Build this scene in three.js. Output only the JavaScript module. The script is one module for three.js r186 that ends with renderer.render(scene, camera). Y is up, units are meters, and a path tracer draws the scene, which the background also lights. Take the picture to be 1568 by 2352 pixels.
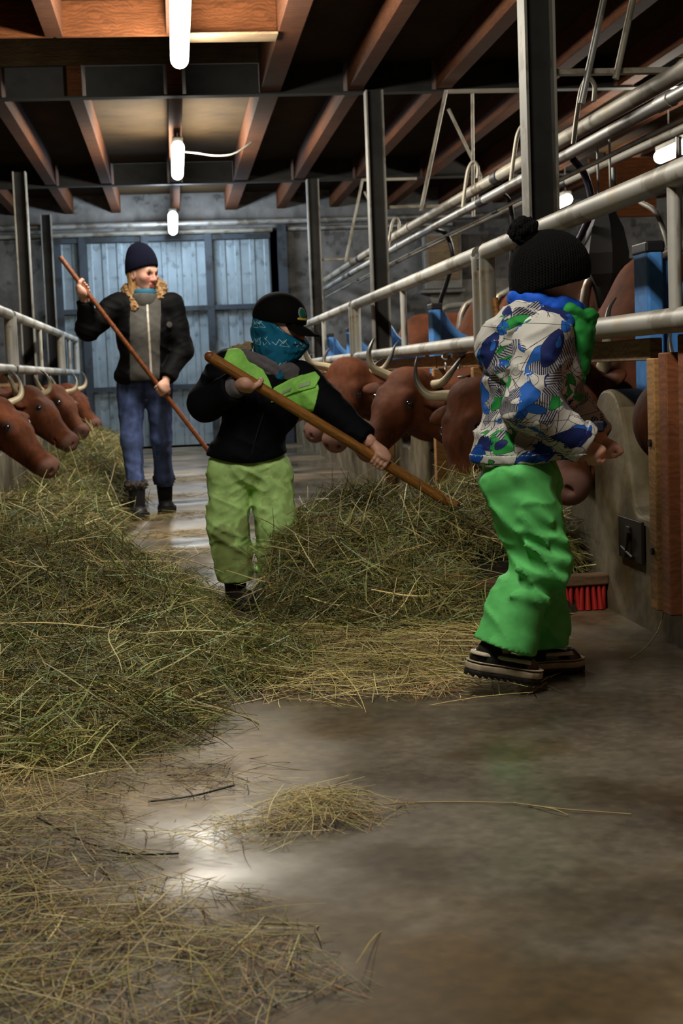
import * as THREE from 'three';
import { RectAreaLightUniformsLib } from 'three/addons/lights/RectAreaLightUniformsLib.js';
import { RoundedBoxGeometry } from 'three/addons/geometries/RoundedBoxGeometry.js';
import { mergeGeometries, mergeVertices } from 'three/addons/utils/BufferGeometryUtils.js';

// ---------------------------------------------------------------- camera, exposure, lamps' tones
// x = across the feed passage (right +), y = up, z = -distance down the passage
RectAreaLightUniformsLib.init();
const scene = new THREE.Scene();
scene.background = new THREE.Color(0x000000);
const renderer = new THREE.WebGLRenderer();
renderer.toneMapping = THREE.LinearToneMapping;
renderer.toneMappingExposure = 1.0;
renderer.shadowMap.enabled = true;
const FOCAL = 3500 / 2352;                                   // focal length in frame heights
const camera = new THREE.PerspectiveCamera(2 * Math.atan(0.5 / FOCAL) * 180 / Math.PI, 1568 / 2352, 0.05, 80);
camera.position.set(0, 0.88, 0);
{ // passage axis and plumb line as the lens sees them
  const Z = new THREE.Vector3(382 / 3500, -308 / 3500, 1).normalize();
  const Y = new THREE.Vector3(-0.038, 1, 0); Y.z = -(Y.x * Z.x + Y.y * Z.y) / Z.z; Y.normalize();
  const X = new THREE.Vector3().crossVectors(Y, Z);
  camera.quaternion.setFromRotationMatrix(new THREE.Matrix4().makeBasis(X, Y, Z).transpose());
}
camera.focus = 4.3; camera.userData.fStop = 8;
const LAMP_WARM = new THREE.Color().setRGB(1, 0.93, 0.8), LAMP_COOL = new THREE.Color().setRGB(0.74, 0.87, 1);
const LAMP_POWER = 125;

// ---------------------------------------------------------------- helpers
function rng(seed) { let s = seed >>> 0; return () => { s = (s + 0x6D2B79F5) | 0; let t = Math.imul(s ^ (s >>> 15), 1 | s); t = (t + Math.imul(t ^ (t >>> 7), 61 | t)) ^ t; return ((t ^ (t >>> 14)) >>> 0) / 4294967296; }; }
const R = rng(20240117);
const HT = new Float32Array(65536); { const r = rng(7); for (let i = 0; i < 65536; i++) HT[i] = r() * 2 - 1; }
const hash3 = (x, y, z) => HT[((x * 73856093) ^ (y * 19349663) ^ (z * 83492791)) & 65535];
function noise(x, y, z) {
  const xi = Math.floor(x), yi = Math.floor(y), zi = Math.floor(z);
  let u = x - xi, v = y - yi, w = z - zi; u = u * u * (3 - 2 * u); v = v * v * (3 - 2 * v); w = w * w * (3 - 2 * w);
  const L = (a, b, t) => a + (b - a) * t;
  return L(L(L(hash3(xi, yi, zi), hash3(xi + 1, yi, zi), u), L(hash3(xi, yi + 1, zi), hash3(xi + 1, yi + 1, zi), u), v),
    L(L(hash3(xi, yi, zi + 1), hash3(xi + 1, yi, zi + 1), u), L(hash3(xi, yi + 1, zi + 1), hash3(xi + 1, yi + 1, zi + 1), u), v), w);
}
const fbm = (x, y, z, o = 4) => { let s = 0, a = 0.5; for (let i = 0; i < o; i++) { s += a * noise(x, y, z); x *= 2.03; y *= 2.03; z *= 2.03; a *= 0.5; } return s; };
const clamp = (x, a = 0, b = 1) => Math.min(b, Math.max(a, x));
const smooth = (a, b, x) => { const t = clamp((x - a) / (b - a)); return t * t * (3 - 2 * t); };
const mix = (a, b, t) => a + (b - a) * t;
const V = (x, y, z) => new THREE.Vector3(x, y, z);
// tileable noise for textures
function tnoise(P, seed) { const r = rng(seed), g = new Float32Array(P * P); for (let i = 0; i < g.length; i++) g[i] = r(); return (x, y) => { const xi = Math.floor(x), yi = Math.floor(y); let u = x - xi, v = y - yi; u = u * u * (3 - 2 * u); v = v * v * (3 - 2 * v); const m = (k) => ((k % P) + P) % P; const a = g[m(yi) * P + m(xi)], b = g[m(yi) * P + m(xi + 1)], c = g[m(yi + 1) * P + m(xi)], d = g[m(yi + 1) * P + m(xi + 1)]; return mix(mix(a, b, u), mix(c, d, u), v); }; }
function tfbm(seed, P, o = 5) { const n = []; for (let i = 0; i < o; i++) n.push([tnoise(P << i, seed + i * 17), P << i]); return (u, v) => { let s = 0, a = 0.5, t = 0; for (const [f, p] of n) { s += a * f(u * p, v * p); t += a; a *= 0.55; } return s / t; }; }
function dataTex(n, fn, srgb = true, rep = [1, 1]) { // fn(u,v) -> [r,g,b] 0..1
  const d = new Uint8Array(n * n * 4);
  for (let j = 0; j < n; j++) for (let i = 0; i < n; i++) { const c = fn(i / n, j / n), k = (j * n + i) * 4; d[k] = clamp(c[0]) * 255; d[k + 1] = clamp(c[1]) * 255; d[k + 2] = clamp(c[2]) * 255; d[k + 3] = 255; }
  const t = new THREE.DataTexture(d, n, n); t.wrapS = t.wrapT = THREE.RepeatWrapping; t.magFilter = THREE.LinearFilter; t.minFilter = THREE.LinearFilter; t.repeat.set(...rep);
  if (srgb) t.colorSpace = THREE.SRGBColorSpace; t.needsUpdate = true; return t;
}
function canvasTex(n, draw, rep = [1, 1]) { const c = document.createElement('canvas'); c.width = c.height = n; draw(c.getContext('2d'), n); const t = new THREE.CanvasTexture(c); t.wrapS = t.wrapT = THREE.RepeatWrapping; t.colorSpace = THREE.SRGBColorSpace; t.repeat.set(...rep); return t; }
const std = (o) => new THREE.MeshStandardMaterial({ roughness: 0.8, ...o });
const cloth = (o) => new THREE.MeshPhysicalMaterial({ roughness: 0.9, specularIntensity: 0.25, ...o });
const phys = (o) => new THREE.MeshPhysicalMaterial({ roughness: 0.8, ...o });

const taken = new Map();
const numbered = (name) => { const k = taken.get(name) || 0; taken.set(name, k + 1); return k ? name + '_' + String(k).padStart(3, '0') : name; };
function lit(o) { o.castShadow = o.receiveShadow = true; return o; }
function tag(o, label, category, group, kind) { if (label) o.userData.label = label; if (category) o.userData.category = category; if (group) o.userData.group = group; if (kind) o.userData.kind = kind; return o; }
function thing(name, label, category, [x, y, z] = [0, 0, 0], group, kind) { const g = new THREE.Group(); g.name = numbered(name); g.position.set(x, y, z); scene.add(g); return tag(g, label, category, group, kind); }
function part(name, geo, mat, parent, label) { const m = lit(new THREE.Mesh(Array.isArray(geo) ? merge(geo) : geo, mat)); m.name = parent ? name : numbered(name); (parent || scene).add(m); if (label) m.userData.label = label; return m; }
function structure(name, geo, mat, label) { const m = part(name, geo, mat); m.userData.kind = 'structure'; if (label) m.userData.label = label; return m; }
function merge(list) { const l = list.map((g) => { const n = g.index ? g.toNonIndexed() : g; for (const k of Object.keys(n.attributes)) if (!['position', 'normal', 'uv', 'color'].includes(k)) n.deleteAttribute(k); return n; }); const hasC = l.some((g) => g.attributes.color); for (const g of l) { if (!g.attributes.uv) boxUV(g); if (hasC && !g.attributes.color) g.setAttribute('color', new THREE.BufferAttribute(new Float32Array(g.attributes.position.count * 3).fill(1), 3)); } return l.length > 1 ? mergeGeometries(l) : l[0]; }
// box-projected texture coordinates in metres (object space); geometry must be non-indexed
function boxUV(g, s = 1) { const p = g.attributes.position, uv = new Float32Array(p.count * 2), a = V(), b = V(), c = V(); for (let i = 0; i < p.count; i += 3) { a.fromBufferAttribute(p, i); b.fromBufferAttribute(p, i + 1); c.fromBufferAttribute(p, i + 2); const n = b.clone().sub(a).cross(c.clone().sub(a)); const ax = Math.abs(n.x), ay = Math.abs(n.y), az = Math.abs(n.z); [a, b, c].forEach((q, k) => { const o = (i + k) * 2; if (ax >= ay && ax >= az) { uv[o] = q.z * s; uv[o + 1] = q.y * s; } else if (ay >= az) { uv[o] = q.x * s; uv[o + 1] = q.z * s; } else { uv[o] = q.x * s; uv[o + 1] = q.y * s; } }); } g.setAttribute('uv', new THREE.BufferAttribute(uv, 2)); return g; }
function box(x0, x1, y0, y1, z0, z1, bev = 0) { // axis box by its faces
  const w = Math.abs(x1 - x0), h = Math.abs(y1 - y0), d = Math.abs(z1 - z0); let g = bev ? new RoundedBoxGeometry(w, h, d, 1, Math.min(bev, w / 2.1, h / 2.1, d / 2.1)) : new THREE.BoxGeometry(w, h, d);
  g.translate((x0 + x1) / 2, (y0 + y1) / 2, (z0 + z1) / 2); g = g.index ? g.toNonIndexed() : g; return boxUV(g);
}
function rod(a, b, r0, r1 = r0, seg = 12) { // straight round bar
  const A = V(...a), B = V(...b), d = B.clone().sub(A), L = d.length(); let g = new THREE.CylinderGeometry(r1, r0, L, seg, 1); const uv = g.attributes.uv; for (let i = 0; i < uv.count; i++) uv.setXY(i, uv.getX(i) * 6.28 * r0, uv.getY(i) * L);
  g.applyQuaternion(new THREE.Quaternion().setFromUnitVectors(V(0, 1, 0), d.normalize())); g.translate((A.x + B.x) / 2, (A.y + B.y) / 2, (A.z + B.z) / 2); return g.toNonIndexed();
}
function tube(pts, r, seg = 24, rad = 8, taper) { const c = new THREE.CatmullRomCurve3(pts.map((p) => V(...p))); const g = new THREE.TubeGeometry(c, seg, r, rad); if (taper) { const p = g.attributes.position, ctr = V(), q = V(); for (let i = 0; i <= seg; i++) { c.getPointAt(i / seg, ctr); const k = taper(i / seg); for (let j = 0; j <= rad; j++) { const id = i * (rad + 1) + j; q.fromBufferAttribute(p, id).sub(ctr).multiplyScalar(k).add(ctr); p.setXYZ(id, q.x, q.y, q.z); } } g.computeVertexNormals(); } const uv = g.attributes.uv, L = c.getLength(); for (let i = 0; i < uv.count; i++) uv.setXY(i, uv.getX(i) * L, uv.getY(i) * 6.28 * r); return g.toNonIndexed(); }
function extrude(pts, depth, bev = 0.004) { const s = new THREE.Shape(pts.map((p) => new THREE.Vector2(...p))); const g = new THREE.ExtrudeGeometry(s, { depth, bevelEnabled: bev > 0, bevelSize: bev, bevelThickness: bev, bevelSegments: 1, curveSegments: 8 }); return boxUV(g.index ? g.toNonIndexed() : g); }

// ---------------------------------------------------------------- smooth solids: distance fields meshed with surface nets
const smin = (a, b, k) => { const h = Math.max(k - Math.abs(a - b), 0) / k; return Math.min(a, b) - h * h * k * 0.25; };
const smax = (a, b, k) => -smin(-a, -b, k);
function cap(a, b, ra, rb = ra) { const [ax, ay, az] = a, dx = b[0] - ax, dy = b[1] - ay, dz = b[2] - az, dd = dx * dx + dy * dy + dz * dz || 1e-9; return (x, y, z) => { const px = x - ax, py = y - ay, pz = z - az; let t = (px * dx + py * dy + pz * dz) / dd; t = t < 0 ? 0 : t > 1 ? 1 : t; const qx = px - dx * t, qy = py - dy * t, qz = pz - dz * t; return Math.sqrt(qx * qx + qy * qy + qz * qz) - (ra + (rb - ra) * t); }; }
function ell(c, r, X, Y, Z) { // ellipsoid; X, Y, Z optional unit axes
  const [cx, cy, cz] = c, [a, b, d] = r; return (x, y, z) => { let px = x - cx, py = y - cy, pz = z - cz; if (X) { const u = px * X.x + py * X.y + pz * X.z, v = px * Y.x + py * Y.y + pz * Y.z, w = px * Z.x + py * Z.y + pz * Z.z; px = u; py = v; pz = w; } const e = px / a, f = py / b, g = pz / d, k0 = Math.sqrt(e * e + f * f + g * g); if (k0 < 1e-6) return -Math.min(a, b, d); const h = e / a, i = f / b, j = g / d, k1 = Math.sqrt(h * h + i * i + j * j); return k0 * (k0 - 1) / k1; };
}
const join = (list, k) => (x, y, z) => { let d = 1e9; for (let i = 0; i < list.length; i++) d = smin(d, list[i](x, y, z), k); return d; };
function net(f, lo, hi, h, opt = {}) {
  const nx = Math.ceil((hi[0] - lo[0]) / h) + 2, ny = Math.ceil((hi[1] - lo[1]) / h) + 2, nz = Math.ceil((hi[2] - lo[2]) / h) + 2, val = new Float32Array(nx * ny * nz).fill(1), B = 6, reach = B * h * 0.87 * (opt.slack || 1.35) + (opt.margin || 0.012);
  const X = (i) => lo[0] + (i - 0.5) * h, Y = (j) => lo[1] + (j - 0.5) * h, Z = (k) => lo[2] + (k - 0.5) * h;
  for (let k0 = 0; k0 < nz; k0 += B) for (let j0 = 0; j0 < ny; j0 += B) for (let i0 = 0; i0 < nx; i0 += B) {
    const c = f(X(i0 + B / 2), Y(j0 + B / 2), Z(k0 + B / 2)), far = Math.abs(c) > reach;
    for (let k = k0; k < Math.min(nz, k0 + B); k++) for (let j = j0; j < Math.min(ny, j0 + B); j++) for (let i = i0; i < Math.min(nx, i0 + B); i++) val[(k * ny + j) * nx + i] = far ? c : f(X(i), Y(j), Z(k));
  }
  const idx = new Int32Array(nx * ny * nz).fill(-1), pos = [], tri = [], sx = 1, sy = nx, sz = nx * ny, off = [0, sx, sy, sx + sy, sz, sx + sz, sy + sz, sx + sy + sz];
  const E = [[0, 1], [2, 3], [4, 5], [6, 7], [0, 2], [1, 3], [4, 6], [5, 7], [0, 4], [1, 5], [2, 6], [3, 7]];
  for (let k = 0; k < nz - 1; k++) for (let j = 0; j < ny - 1; j++) for (let i = 0; i < nx - 1; i++) {
    const o = (k * ny + j) * nx + i; let m = 0; for (let q = 0; q < 8; q++) if (val[o + off[q]] < 0) m |= 1 << q; if (m === 0 || m === 255) continue;
    let px = 0, py = 0, pz = 0, n = 0; for (const [a, b] of E) { if (((m >> a) & 1) === ((m >> b) & 1)) continue; const va = val[o + off[a]], vb = val[o + off[b]], t = va / (va - vb); px += (a & 1) + ((b & 1) - (a & 1)) * t; py += ((a >> 1) & 1) + (((b >> 1) & 1) - ((a >> 1) & 1)) * t; pz += ((a >> 2) & 1) + (((b >> 2) & 1) - ((a >> 2) & 1)) * t; n++; }
    idx[o] = pos.length / 3; pos.push(X(i + px / n), Y(j + py / n), Z(k + pz / n));
  }
  const quad = (a, b, c, d, flip) => { if (a < 0 || b < 0 || c < 0 || d < 0) return; if (flip) tri.push(a, c, b, a, d, c); else tri.push(a, b, c, a, c, d); };
  for (let k = 1; k < nz - 1; k++) for (let j = 1; j < ny - 1; j++) for (let i = 1; i < nx - 1; i++) {
    const o = (k * ny + j) * nx + i, s = val[o] < 0;
    if (s !== val[o + sx] < 0) quad(idx[o - sy - sz], idx[o - sz], idx[o], idx[o - sy], !s);
    if (s !== val[o + sy] < 0) quad(idx[o - sx - sz], idx[o - sx], idx[o], idx[o - sz], !s);
    if (s !== val[o + sz] < 0) quad(idx[o - sx - sy], idx[o - sy], idx[o], idx[o - sx], !s);
  }
  let g = new THREE.BufferGeometry(); g.setAttribute('position', new THREE.Float32BufferAttribute(pos, 3)); g.setIndex(tri); g.computeVertexNormals();
  if (opt.color) { const c = new Float32Array(pos.length); for (let i = 0; i < pos.length; i += 3) { const q = opt.color(pos[i], pos[i + 1], pos[i + 2]); c[i] = q[0]; c[i + 1] = q[1]; c[i + 2] = q[2]; } g.setAttribute('color', new THREE.BufferAttribute(c, 3)); }
  if (opt.index !== false) { g = g.toNonIndexed(); boxUV(g); }
  return g;
}

// ---------------------------------------------------------------- materials
const NA = tfbm(11, 4, 6), NB = tfbm(23, 8, 5), NC = tfbm(31, 32, 3), ND = tfbm(47, 3, 3);
const concreteMap = dataTex(1024, (u, v) => { const a = ND(u, v), b = NA(u, v), c = NC(u * 4, v * 4), st = smooth(0.5, 0.72, NB(u, v)), k = 0.45 + (a - 0.5) * 0.55 + (b - 0.5) * 0.6 + (c - 0.5) * 0.16; const br = smooth(0.48, 0.66, NA(v + 0.3, u)); return [k * (1 - 0.2 * st), k * (0.965 - 0.24 * st - 0.05 * br), k * (0.9 - 0.3 * st - 0.13 * br)]; });
const concreteRough = dataTex(512, (u, v) => { const a = ND(u, v), k = 0.2 + smooth(0.38, 0.62, a) * 0.3 + (NB(u, v) - 0.5) * 0.3; return [k, k, k]; }, false);
const fineBump = dataTex(512, (u, v) => { const k = NC(u, v) * 0.7 + NB(u, v) * 0.3; return [k, k, k]; }, false);
const plasterMap = dataTex(512, (u, v) => { const k = 0.62 + (NA(u, v) - 0.5) * 0.5 - smooth(0.6, 0.75, NB(u, v)) * 0.16; return [k, k * 0.985, k * 0.96]; });
const dirtyWallMap = dataTex(512, (u, v) => { const st = smooth(0.45, 0.7, NA(u, v)), k = 0.56 + (NB(u, v) - 0.5) * 0.4; return [k * (1 - 0.25 * st), k * (0.96 - 0.3 * st), k * (0.84 - 0.4 * st)]; });
const woodMap = dataTex(512, (u, v) => { const w = NA(u, v), g = Math.sin((v * 46 + (w - 0.5) * 9) * 6.283) * 0.5 + 0.5, f = NC(u * 0.25, v * 4), k = 0.75 + g * 0.12 + (f - 0.5) * 0.35 + (w - 0.5) * 0.35; return [k, k * 0.97, k * 0.92]; });
const pipeMap = dataTex(512, (u, v) => { const st = smooth(0.52, 0.7, NB(u, v)), ru = 0.5 * smooth(0.66, 0.78, NA(v, u)), k = 0.86 + (NA(u, v) - 0.5) * 0.3 - st * 0.2; return [k, k * (0.985 - 0.04 * st - 0.12 * ru), k * (0.95 - 0.1 * st - 0.28 * ru)]; });
const sheetMap = dataTex(512, (u, v) => { const k = 0.8 + (NA(u, v * 0.5) - 0.5) * 0.35 - smooth(0.58, 0.8, NB(u, v)) * 0.22 - smooth(0.6, 0.85, NC(u * 0.5, v * 0.25)) * 0.07; return [k * 0.98, k, k * 1.0]; });
const clothMap = dataTex(512, (u, v) => { const k = 0.9 + (NC(u, v) - 0.5) * 0.2 + (NA(u, v) - 0.5) * 0.12; return [k, k, k]; });
const denimMap = dataTex(512, (u, v) => { const k = 0.6 + (NA(u, v) - 0.5) * 0.9 + (NC(u, v * 0.5) - 0.5) * 0.3; return [k, k, k]; });
const knitBump = dataTex(256, (u, v) => { const k = (Math.sin(u * 6.283 * 16) * 0.5 + 0.5) * (Math.abs(Math.sin((v * 16 + u * 8) * 3.1416)) * 0.6 + 0.4); return [k, k, k]; }, false, [8, 8]);
const M = {
  floor: phys({ specularIntensity: 0.45, map: concreteMap, roughnessMap: concreteRough, roughness: 1, bumpMap: fineBump, bumpScale: 0.0006, color: 0xd8d0c4 }),
  stallFloor: std({ map: dirtyWallMap, color: 0x6a6258, roughness: 0.9 }),
  wallRough: std({ map: plasterMap, color: 0xa9a9aa, roughness: 0.95, bumpMap: fineBump, bumpScale: 0.003 }),
  manger: std({ map: dirtyWallMap, color: 0xc8c0b2, roughness: 0.75, bumpMap: fineBump, bumpScale: 0.003 }),
  ceiling: cloth({ map: woodMap, color: 0x3e3220, roughness: 0.95 }),
  joist: cloth({ map: woodMap, color: 0x54321c, roughness: 0.85, bumpMap: fineBump, bumpScale: 0.001 }),
  headboard: cloth({ map: woodMap, color: 0x704428, roughness: 0.85 }),
  stallWood: std({ map: woodMap, color: 0xb98d58, roughness: 0.75 }),
  stallWoodDark: std({ map: woodMap, color: 0x92562f, roughness: 0.75 }),
  boardGrey: std({ map: woodMap, color: 0xa08a6c, roughness: 0.85 }),
  steel: std({ map: pipeMap, color: 0x9a9a96, roughness: 0.6, metalness: 0.25 }),
  steelDark: std({ map: pipeMap, color: 0x242322, roughness: 0.6, metalness: 0.3 }),
  rail: std({ map: pipeMap, color: 0xbcbdbc, roughness: 0.5, metalness: 0.2 }),
  galv: std({ map: pipeMap, color: 0xb9bcc0, roughness: 0.42, metalness: 0.55 }),
  pipe: std({ map: pipeMap, color: 0xb2aea4, roughness: 0.5, metalness: 0.2 }),
  door: std({ map: sheetMap, color: 0x9aa9b4, roughness: 0.6, metalness: 0.1 }),
  doorFrame: std({ map: pipeMap, color: 0x3b4654, roughness: 0.6, metalness: 0.3 }),
  rubber: std({ color: 0x121114, roughness: 0.5 }),
  hoseBlue: std({ color: 0x1b1a3a, roughness: 0.4 }),
  blue: phys({ color: 0x5598e6, roughness: 0.45, map: clothMap }),
  white: std({ color: 0xcac8bf, roughness: 0.5, map: plasterMap }),
  darkBox: std({ color: 0x2c2b2c, roughness: 0.6 }),
  iron: std({ color: 0x3a3532, roughness: 0.55, metalness: 0.6, map: pipeMap }),
  handle: std({ map: woodMap, color: 0xa87434, roughness: 0.5 }),
  handleDark: std({ map: woodMap, color: 0x8a4c22, roughness: 0.5 }),
  broomBlock: std({ map: woodMap, color: 0x7c6248, roughness: 0.8 }),
  bristle: std({ color: 0xa81c14, roughness: 0.55 }),
  cow: cloth({ vertexColors: true, roughness: 0.75, bumpMap: fineBump, bumpScale: 0.002 }),
  horn: std({ vertexColors: true, roughness: 0.4 }),
  eye: phys({ color: 0x0a0605, roughness: 0.12, clearcoat: 1 }),
  skin: phys({ vertexColors: true, roughness: 0.55, sheen: 0.15 }),
  bone: std({ color: 0xd9c9a8, roughness: 0.5 }),
};
// a lamp's glowing cover
const glow = (c, k) => new THREE.MeshStandardMaterial({ color: 0xffffff, emissive: c.clone(), emissiveIntensity: k, roughness: 0.6 });

// ---------------------------------------------------------------- the barn's shell
const BACK = 19.5, NEAR = -4.5, CEIL = 3.18, BEAM = 2.96, WALL_R = 7.2, WALL_L = -6.6, MANGER_R = 1.5, MANGER_L = -1.3;
const floorMesh = structure('floor', box(MANGER_L - 0.1, MANGER_R + 0.12, -0.15, 0, -BACK - 0.2, -NEAR), M.floor, 'grey concrete floor of the feed passage');
{ const uv = floorMesh.geometry.attributes.uv; for (let i = 0; i < uv.count; i++) uv.setXY(i, uv.getX(i) / 2.7, uv.getY(i) / 2.7 + 0.37); }
structure('floor_stalls_right', box(MANGER_R + 0.12, WALL_R, -0.15, 0.02, -BACK - 0.2, -NEAR), M.stallFloor, 'dark stall floor behind the manger wall, right');
structure('floor_stalls_left', box(WALL_L, MANGER_L - 0.1, -0.15, 0.02, -BACK - 0.2, -NEAR), M.stallFloor, 'dark stall floor behind the manger wall, left');
structure('wall_right', box(WALL_R, WALL_R + 0.2, -0.15, CEIL, -BACK - 0.2, -NEAR), M.wallRough, 'rough grey side wall of the barn, right');
structure('wall_left', box(WALL_L - 0.2, WALL_L, -0.15, CEIL, -BACK - 0.2, -NEAR), M.wallRough, 'rough grey side wall of the barn, left');
structure('wall_near', box(WALL_L, WALL_R, -0.15, CEIL, -NEAR, -NEAR + 0.2), M.wallRough, 'rough grey end wall behind the viewer');
const HX0 = -1.155, HX1 = 0.725, HD0 = 9.62, HD1 = 11.52; // hay hatch
const ceilingMesh = structure('ceiling', [box(WALL_L - 0.2, HX0, CEIL, CEIL + 0.1, -BACK - 0.2, -NEAR + 0.2), box(HX1, WALL_R + 0.2, CEIL, CEIL + 0.1, -BACK - 0.2, -NEAR + 0.2), box(HX0, HX1, CEIL, CEIL + 0.1, -HD0, -NEAR + 0.2), box(HX0, HX1, CEIL, CEIL + 0.1, -BACK - 0.2, -HD1)], M.ceiling, 'dark boarded ceiling above the joists');
{ // back wall of rough concrete with the sliding door's opening
  const dx0 = -1.4, dx1 = 1.38, dh = 2.7; structure('wall_back', [box(WALL_L, dx0, -0.15, CEIL, -BACK - 0.2, -BACK), box(dx1, WALL_R, -0.15, CEIL, -BACK - 0.2, -BACK), box(dx0, dx1, dh, CEIL, -BACK - 0.2, -BACK)], M.wallRough, 'rough grey concrete back wall');
}
structure('wall_loft', [box(HX0 - 0.1, HX0, CEIL + 0.1, 5, -HD1, -HD0), box(HX1, HX1 + 0.1, CEIL + 0.1, 5, -HD1, -HD0), box(HX0 - 0.1, HX1 + 0.1, CEIL + 0.1, 5, -HD0, -HD0 + 0.1), box(HX0 - 0.1, HX1 + 0.1, CEIL + 0.1, 5, -HD1 - 0.1, -HD1), box(HX0 - 0.1, HX1 + 0.1, 5, 5.1, -HD1 - 0.1, -HD0 + 0.1)], M.ceiling, 'dark boarded shaft above the hay hatch');
// joists run along the passage and carry the boards; each is a piece of the ceiling
const JOISTS = [-5.9, -5.22, -4.54, -3.86, -3.18, -2.5, -1.85, -1.21, -0.63, 0.1, 0.8, 1.43, 2.1, 2.84, 3.5, 4.2, 4.9, 5.6, 6.3, 6.9];
JOISTS.forEach((x, i) => {
  const w = (i === 10 ? 0.075 : 0.055); for (const [a, c] of x > HX0 && x < HX1 ? [[NEAR, HD0 - 0.04], [HD1, BACK]] : [[NEAR, BACK]]) part('joist', box(x - w, x + w, BEAM, CEIL, -c, -a, 0.006), M.joist, ceilingMesh);
});
// trimmer boards between the joists at the hatch, facing the viewer
for (const [x0, x1] of [[-1.155, -0.64], [-0.62, 0.09], [0.11, 0.725]]) part('trimmer_board', box(x0, x1, BEAM + 0.004, CEIL, -9.62, -9.585, 0.004), M.headboard, ceilingMesh);
for (const [x0, x1] of [[0.155, 0.725]]) part('trimmer_board', box(x0, x1, BEAM - 0.014, BEAM, -9.72, -9.5, 0.003), M.boardGrey, ceilingMesh);
// rafters' cross beams of steel, let into the joists
for (const d of [1.3, 6.36, 11.55, 16.7]) { const b = thing('steel_beam', { 1.3: 'steel cross beam over the viewer', 6.36: 'steel cross beam on the pale flanged post', 11.55: 'dark steel cross beam between the first and second bright lamps', 16.7: 'dark steel cross beam nearest the corrugated door' }[d], 'beam', [0, BEAM, -d]); part('bottom_flange', box(-6.4, 7.0, -0.016, -0.004, -0.055, 0.055), M.steelDark, b); for (let i = 0; i < JOISTS.length - 1; i++) { const gap = 0.08; part('web', box(JOISTS[i] + gap, JOISTS[i + 1] - gap, -0.004, CEIL - BEAM - 0.004, -0.006, 0.006), M.steelDark, b); } }

// sliding door of corrugated sheets in a dark frame
{
  const d = thing('door_1', 'corrugated grey-blue metal sliding door at the end of the passage', null, [0, 0, -BACK + 0.03], null, 'structure');
  const z = 0.0, W0 = -1.5, W1 = 1.27, n = 5, sw = (W1 - W0) / n;
  for (let i = 0; i < n; i++) { // trapezoid sheet
    const pr = [], st = sw / 3; for (let k = 0; k < 3; k++) { const a = k * st; pr.push([a, 0], [a + st * 0.55, 0], [a + st * 0.62, 0.014], [a + st * 0.9, 0.014], [a + st, 0]); }
    const s = new THREE.Shape(); s.moveTo(0, -0.008); for (const p of pr) s.lineTo(...p); s.lineTo(sw, -0.008); const g = new THREE.ExtrudeGeometry(s, { depth: 2.66, bevelEnabled: false }); g.rotateX(-Math.PI / 2); g.scale(1, 1, -1); const q = g.index ? g.toNonIndexed() : g; // keep outward facing after mirroring
    const p = q.attributes.position; for (let k = 0; k < p.count; k += 3) { const t = [p.getX(k + 1), p.getY(k + 1), p.getZ(k + 1)]; p.setXYZ(k + 1, p.getX(k + 2), p.getY(k + 2), p.getZ(k + 2)); p.setXYZ(k + 2, ...t); } q.computeVertexNormals(); boxUV(q); q.translate(W0 + i * sw, 0.03, z); part('sheet', q, M.door, d);
  }
  for (const x of [-1.38, -1.07, -0.3, 0.49]) part('stile', box(x - 0.045, x + 0.045, 0.03, 2.68, 0.035, 0.1), M.doorFrame, d);
  for (const y of [0.766, 1.745, 2.62]) part('girt', box(W0, W1, y - 0.03, y + 0.03, 0.035, 0.085), M.doorFrame, d);
  part('edge_post', box(1.36, 1.47, 0, 2.78, 0.02, 0.14), M.doorFrame, d);
  part('track', rod([-2.6, 2.79, 0.15], [4.2, 2.79, 0.15], 0.035), M.galv, d); part('track', rod([-3.4, 2.69, 0.1], [1.3, 2.69, 0.1], 0.03), M.steel, d); part('track', rod([1.5, 2.7, 0.06], [3.6, 2.7, 0.06], 0.03), M.galv, d);
}
// manger walls with a rounded notch for each animal's neck
const STALLS_R = [3.75, 4.75, 5.72, 6.75, 7.8, 8.9, 10.0, 11.1, 12.2, 13.3, 14.4, 15.5, 16.6, 17.7], STALLS_L = [6.1, 7.3, 8.5, 9.8, 11.35, 13.3, 15.0, 16.6];
function mangerWall(name, x0, x1, stalls, d0, d1, label) {
  const s = new THREE.Shape(); s.moveTo(d0, 0); s.lineTo(d1, 0); const hi = 0.77, lo = 0.36; s.lineTo(d1, hi);
  for (const d of [...stalls].reverse()) { const w = 0.27; s.lineTo(d + w + 0.2, hi); s.quadraticCurveTo(d + w + 0.08, hi, d + w + 0.03, hi - 0.14); s.lineTo(d + w - 0.04, lo + 0.1); s.quadraticCurveTo(d + w - 0.06, lo, d + w - 0.16, lo); s.lineTo(d - w + 0.16, lo); s.quadraticCurveTo(d - w + 0.06, lo, d - w + 0.04, lo + 0.1); s.lineTo(d - w - 0.03, hi - 0.14); s.quadraticCurveTo(d - w - 0.08, hi, d - w - 0.2, hi); }
  s.lineTo(d0, hi); s.lineTo(d0, 0);
  let g = new THREE.ExtrudeGeometry(s, { depth: x1 - x0 - 0.03, bevelEnabled: true, bevelSize: 0.012, bevelThickness: 0.015, bevelSegments: 2, curveSegments: 8 }); g.rotateY(Math.PI / 2); g.translate(x0 + 0.015, 0, 0); g = g.index ? g.toNonIndexed() : g; boxUV(g); return structure(name, g, M.manger, label);
}
mangerWall('wall_manger_right', MANGER_R, MANGER_R + 0.12, STALLS_R, -NEAR - 2, BACK - 0.02, 'stained concrete manger wall with rounded neck notches, right');
mangerWall('wall_manger_left', MANGER_L - 0.12, MANGER_L, STALLS_L, -NEAR - 2, BACK - 0.02, 'stained concrete manger wall with rounded neck notches, left');

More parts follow.
